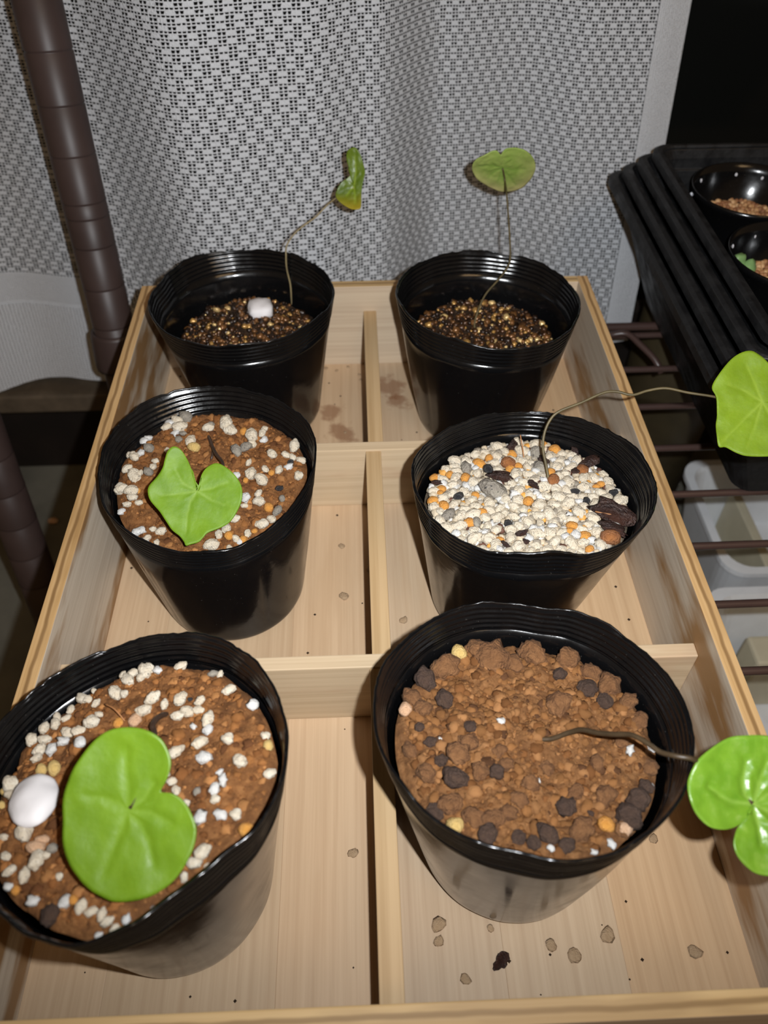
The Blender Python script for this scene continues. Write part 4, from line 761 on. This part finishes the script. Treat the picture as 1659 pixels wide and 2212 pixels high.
seed_tray(1.25, 0.65, 3.42, 1.76, 3.0, 'third black seed tray from the top of the nested stack', 0.57, 0.24)
seed_tray(1.20, 0.60, 3.45, 1.74, 3.05, 'lowest black seed tray of the nested stack, with widest rim', 0.62, 0.30)
def small_pot(x, y, z0, r, h, fill, label, soil_label, seed):
    root = tag(empty('small_pot', Vector((x, y, z0)) * U), label, 'pot', 'small pots in the seed tray')
    b_ = lathe('pot_wall', [(0.0, 0.0), (r * 0.72, 0.0), (r * 0.74, 0.02), (r * 0.97, h * 0.9), (r, h * 0.92), (r * 1.02, h), (r * 0.985, h), (r * 0.955, h * 0.88), (r * 0.70, 0.03), (0.0, 0.03)], M_pot, 48)
    link('pot_wall', b_, root).location = root.location
    rnd = random.Random(seed)
    for q in range(5):
        a = math.radians(60 + q * 26 + rnd.uniform(-6, 6)); bm = blob(q + seed, (1, 0.7, 1.3), 0.2, 2); me = from_bm('water_drop', bm, M_drop, True)
        o = link('water_drop', me, root); o.location = (Vector((x, y, z0)) + Vector((math.cos(a) * r * 0.955, math.sin(a) * r * 0.955, h * rnd.uniform(0.80, 0.86)))) * U; o.scale = (0.0021,) * 3
    verts, faces, cols = [], [], []; rs = (0.72 + 0.25 * fill) * r * 0.95
    for ly in range(620):
        a, rr = rnd.uniform(0, 6.2832), math.sqrt(rnd.random()) * rs * 0.97; s = rnd.uniform(0.0022, 0.0036)
        c = Vector((x + rr * math.cos(a), y + rr * math.sin(a), z0 + h * fill)) * U + Vector((0, 0, rnd.uniform(-0.001, 0.001))); b0 = len(verts); t = rnd.choice([(0.34, 0.16, 0.065), (0.45, 0.24, 0.10), (0.24, 0.10, 0.04), (0.55, 0.33, 0.16)])
        for v in ICO[0]: verts.append(c + v * s); cols.append(t)
        faces += [tuple(b0 + q for q in f) for f in ICO[1]]
    me = mesh('clay_granules', verts, faces, M_gravel, True); at_ = me.color_attributes.new('tone', 'FLOAT_COLOR', 'POINT')
    for i, t in enumerate(cols): at_.data[i].color = (*t, 1)
    o = link('clay_granules', me); tag(o, soil_label, 'granules', None, 'stuff')
    return root
bm = bmesh.new(); bmesh.ops.create_icosphere(bm, subdivisions=2, radius=0.5); ICO = ([v.co.copy() for v in bm.verts], [tuple(v.index for v in f.verts) for f in bm.faces]); bm.free()
small_pot(1.735, 3.02, 0.38, 0.26, 0.33, 0.52, 'small black pot at the back of the seed tray', 'brown clay granules in the back small pot', 3)
small_pot(1.715, 2.46, 0.38, 0.26, 0.33, 0.52, 'small black pot with a green succulent leaf in the seed tray', 'brown clay granules around the succulent leaf', 4)
sroot = tag(empty('succulent', Vector((1.53, 2.50, 0.55)) * U), 'small blurred green succulent at the edge of its pot', 'succulent')
for i, (dx, dy, dz, rx, ry, s) in enumerate([(-0.015, 0.02, 0.075, 0.3, -0.35, 1.15), (0.025, -0.005, 0.055, -0.2, 0.45, 1.05)]):
    o = link('fleshy_leaf', from_bm('fleshy_leaf', blob(i + 3, (0.0085 * s, 0.0065 * s, 0.0115 * s), 0.15, 3), M_succ, True), sroot)
    o.location = Vector((1.53 + dx, 2.50 + dy, 0.56 + dz)) * U; o.rotation_euler = (rx, ry, 0.4)
link('succulent_stem', tube_mesh('succulent_stem', [Vector((1.53, 2.50, 0.545)) * U, Vector((1.53, 2.51, 0.62)) * U], 0.0012, M_succ, 8, 3), sroot)

# ---------------------------------------------------------------- things below the shelf
def tub(x0, x1, y0, y1, z0, h, mat, label, name, cat, ribs=True):
    root = tag(empty(name, Vector(((x0 + x1) / 2, (y0 + y1) / 2, z0)) * U), label, cat)
    def ring(ins, zz, rc=0.14):
        a, b_, c_, d_ = x0 + ins, x1 - ins, y0 + ins, y1 - ins; out = []
        for cx, cy, s in ((b_ - rc, d_ - rc, 0), (a + rc, d_ - rc, 90), (a + rc, c_ + rc, 180), (b_ - rc, c_ + rc, 270)):
            for q in range(7):
                w_ = math.radians(s + 15 * q); out.append((cx + rc * math.cos(w_), cy + rc * math.sin(w_), zz))
        return out
    def loft(nm, prof, cap0, cap1, m_=mat):
        verts, faces = [], []; m = 28
        for ins, zz in prof: verts += [Vector(p) * U for p in ring(ins, zz)]
        for i in range(len(prof) - 1):
            for s in range(m): faces.append((i * m + s, i * m + (s + 1) % m, (i + 1) * m + (s + 1) % m, (i + 1) * m + s))
        if cap0: faces.append(tuple(range(m))[::-1])
        if cap1: faces.append(tuple((len(prof) - 1) * m + s for s in range(m)))
        link(nm, mesh(nm, verts, faces, m_, False), root)
    loft('tub_body', [(0.10, z0), (0.09, z0 + 0.02), (0.02, z0 + h - 0.03), (0.06, z0 + h - 0.03), (0.12, z0 + 0.04)], True, True)
    loft('tub_rim', [(0.02, z0 + h - 0.04), (0.0, z0 + h - 0.035), (0.0, z0 + h), (0.05, z0 + h), (0.06, z0 + h - 0.03)], False, False)
    return root
tub(2.02, 3.2, 2.36, 3.30, FZ, 0.55, M_tub, 'white plastic tub on the floor behind the shelf wires', 'storage_tub', 'tub')
tub(1.80, 3.1, 1.30, 2.22, FZ, 0.62, M_tub, 'pale plastic tub on the floor nearest the tray edge', 'storage_tub', 'tub')
o = box('folded_sheet', 2.36, 2.42, 2.50, 3.16, FZ + 0.042, FZ + 0.40, M_cream, bev=0.01); tag(o, 'cream plastic divider standing inside the white tub', 'divider')
o = box('lid', 2.02, 2.5, 1.80, 1.98, FZ + 0.05, FZ + 0.5, M_cream, bev=0.02); tag(o, 'cream plastic box standing inside the pale tub', 'box')
j = tag(empty('storage_jar', Vector((1.95, 3.62, FZ)) * U), 'round dark olive jar standing behind the black seed trays', 'jar')
link('jar_body', lathe('jar_body', [(0, 0), (0.22, 0), (0.27, 0.1), (0.30, 0.8), (0.29, 1.5), (0.22, 1.65), (0.22, 1.72), (0.19, 1.72), (0.19, 1.6), (0, 1.6)], M_jar, 40), j).location = j.location
for i, (x, y, s) in enumerate([(-2.22, 3.42, 9), (-2.05, 3.30, 12), (-1.88, 3.36, 8), (-1.98, 3.45, 7), (-1.70, 3.30, 9)]):
    o = bpy.data.objects.new('floor_pebble', protos('P')[i]); col.objects.link(o); o.location = (x * U, y * U, FZ * U + s * 0.0003); o.scale = (s / 1000,) * 3; o.rotation_euler.z = i * 1.3
    tag(o, ['tan pebble on the dark floor, leftmost beside the short pole', 'largest tan pebble on the dark floor by the short pole', 'small tan pebble right of the largest on the dark floor', 'smallest tan pebble, farthest back on the dark floor', 'tan pebble on the dark floor nearest the wooden tray'][i], 'pebble', 'pebbles on the floor by the short pole')
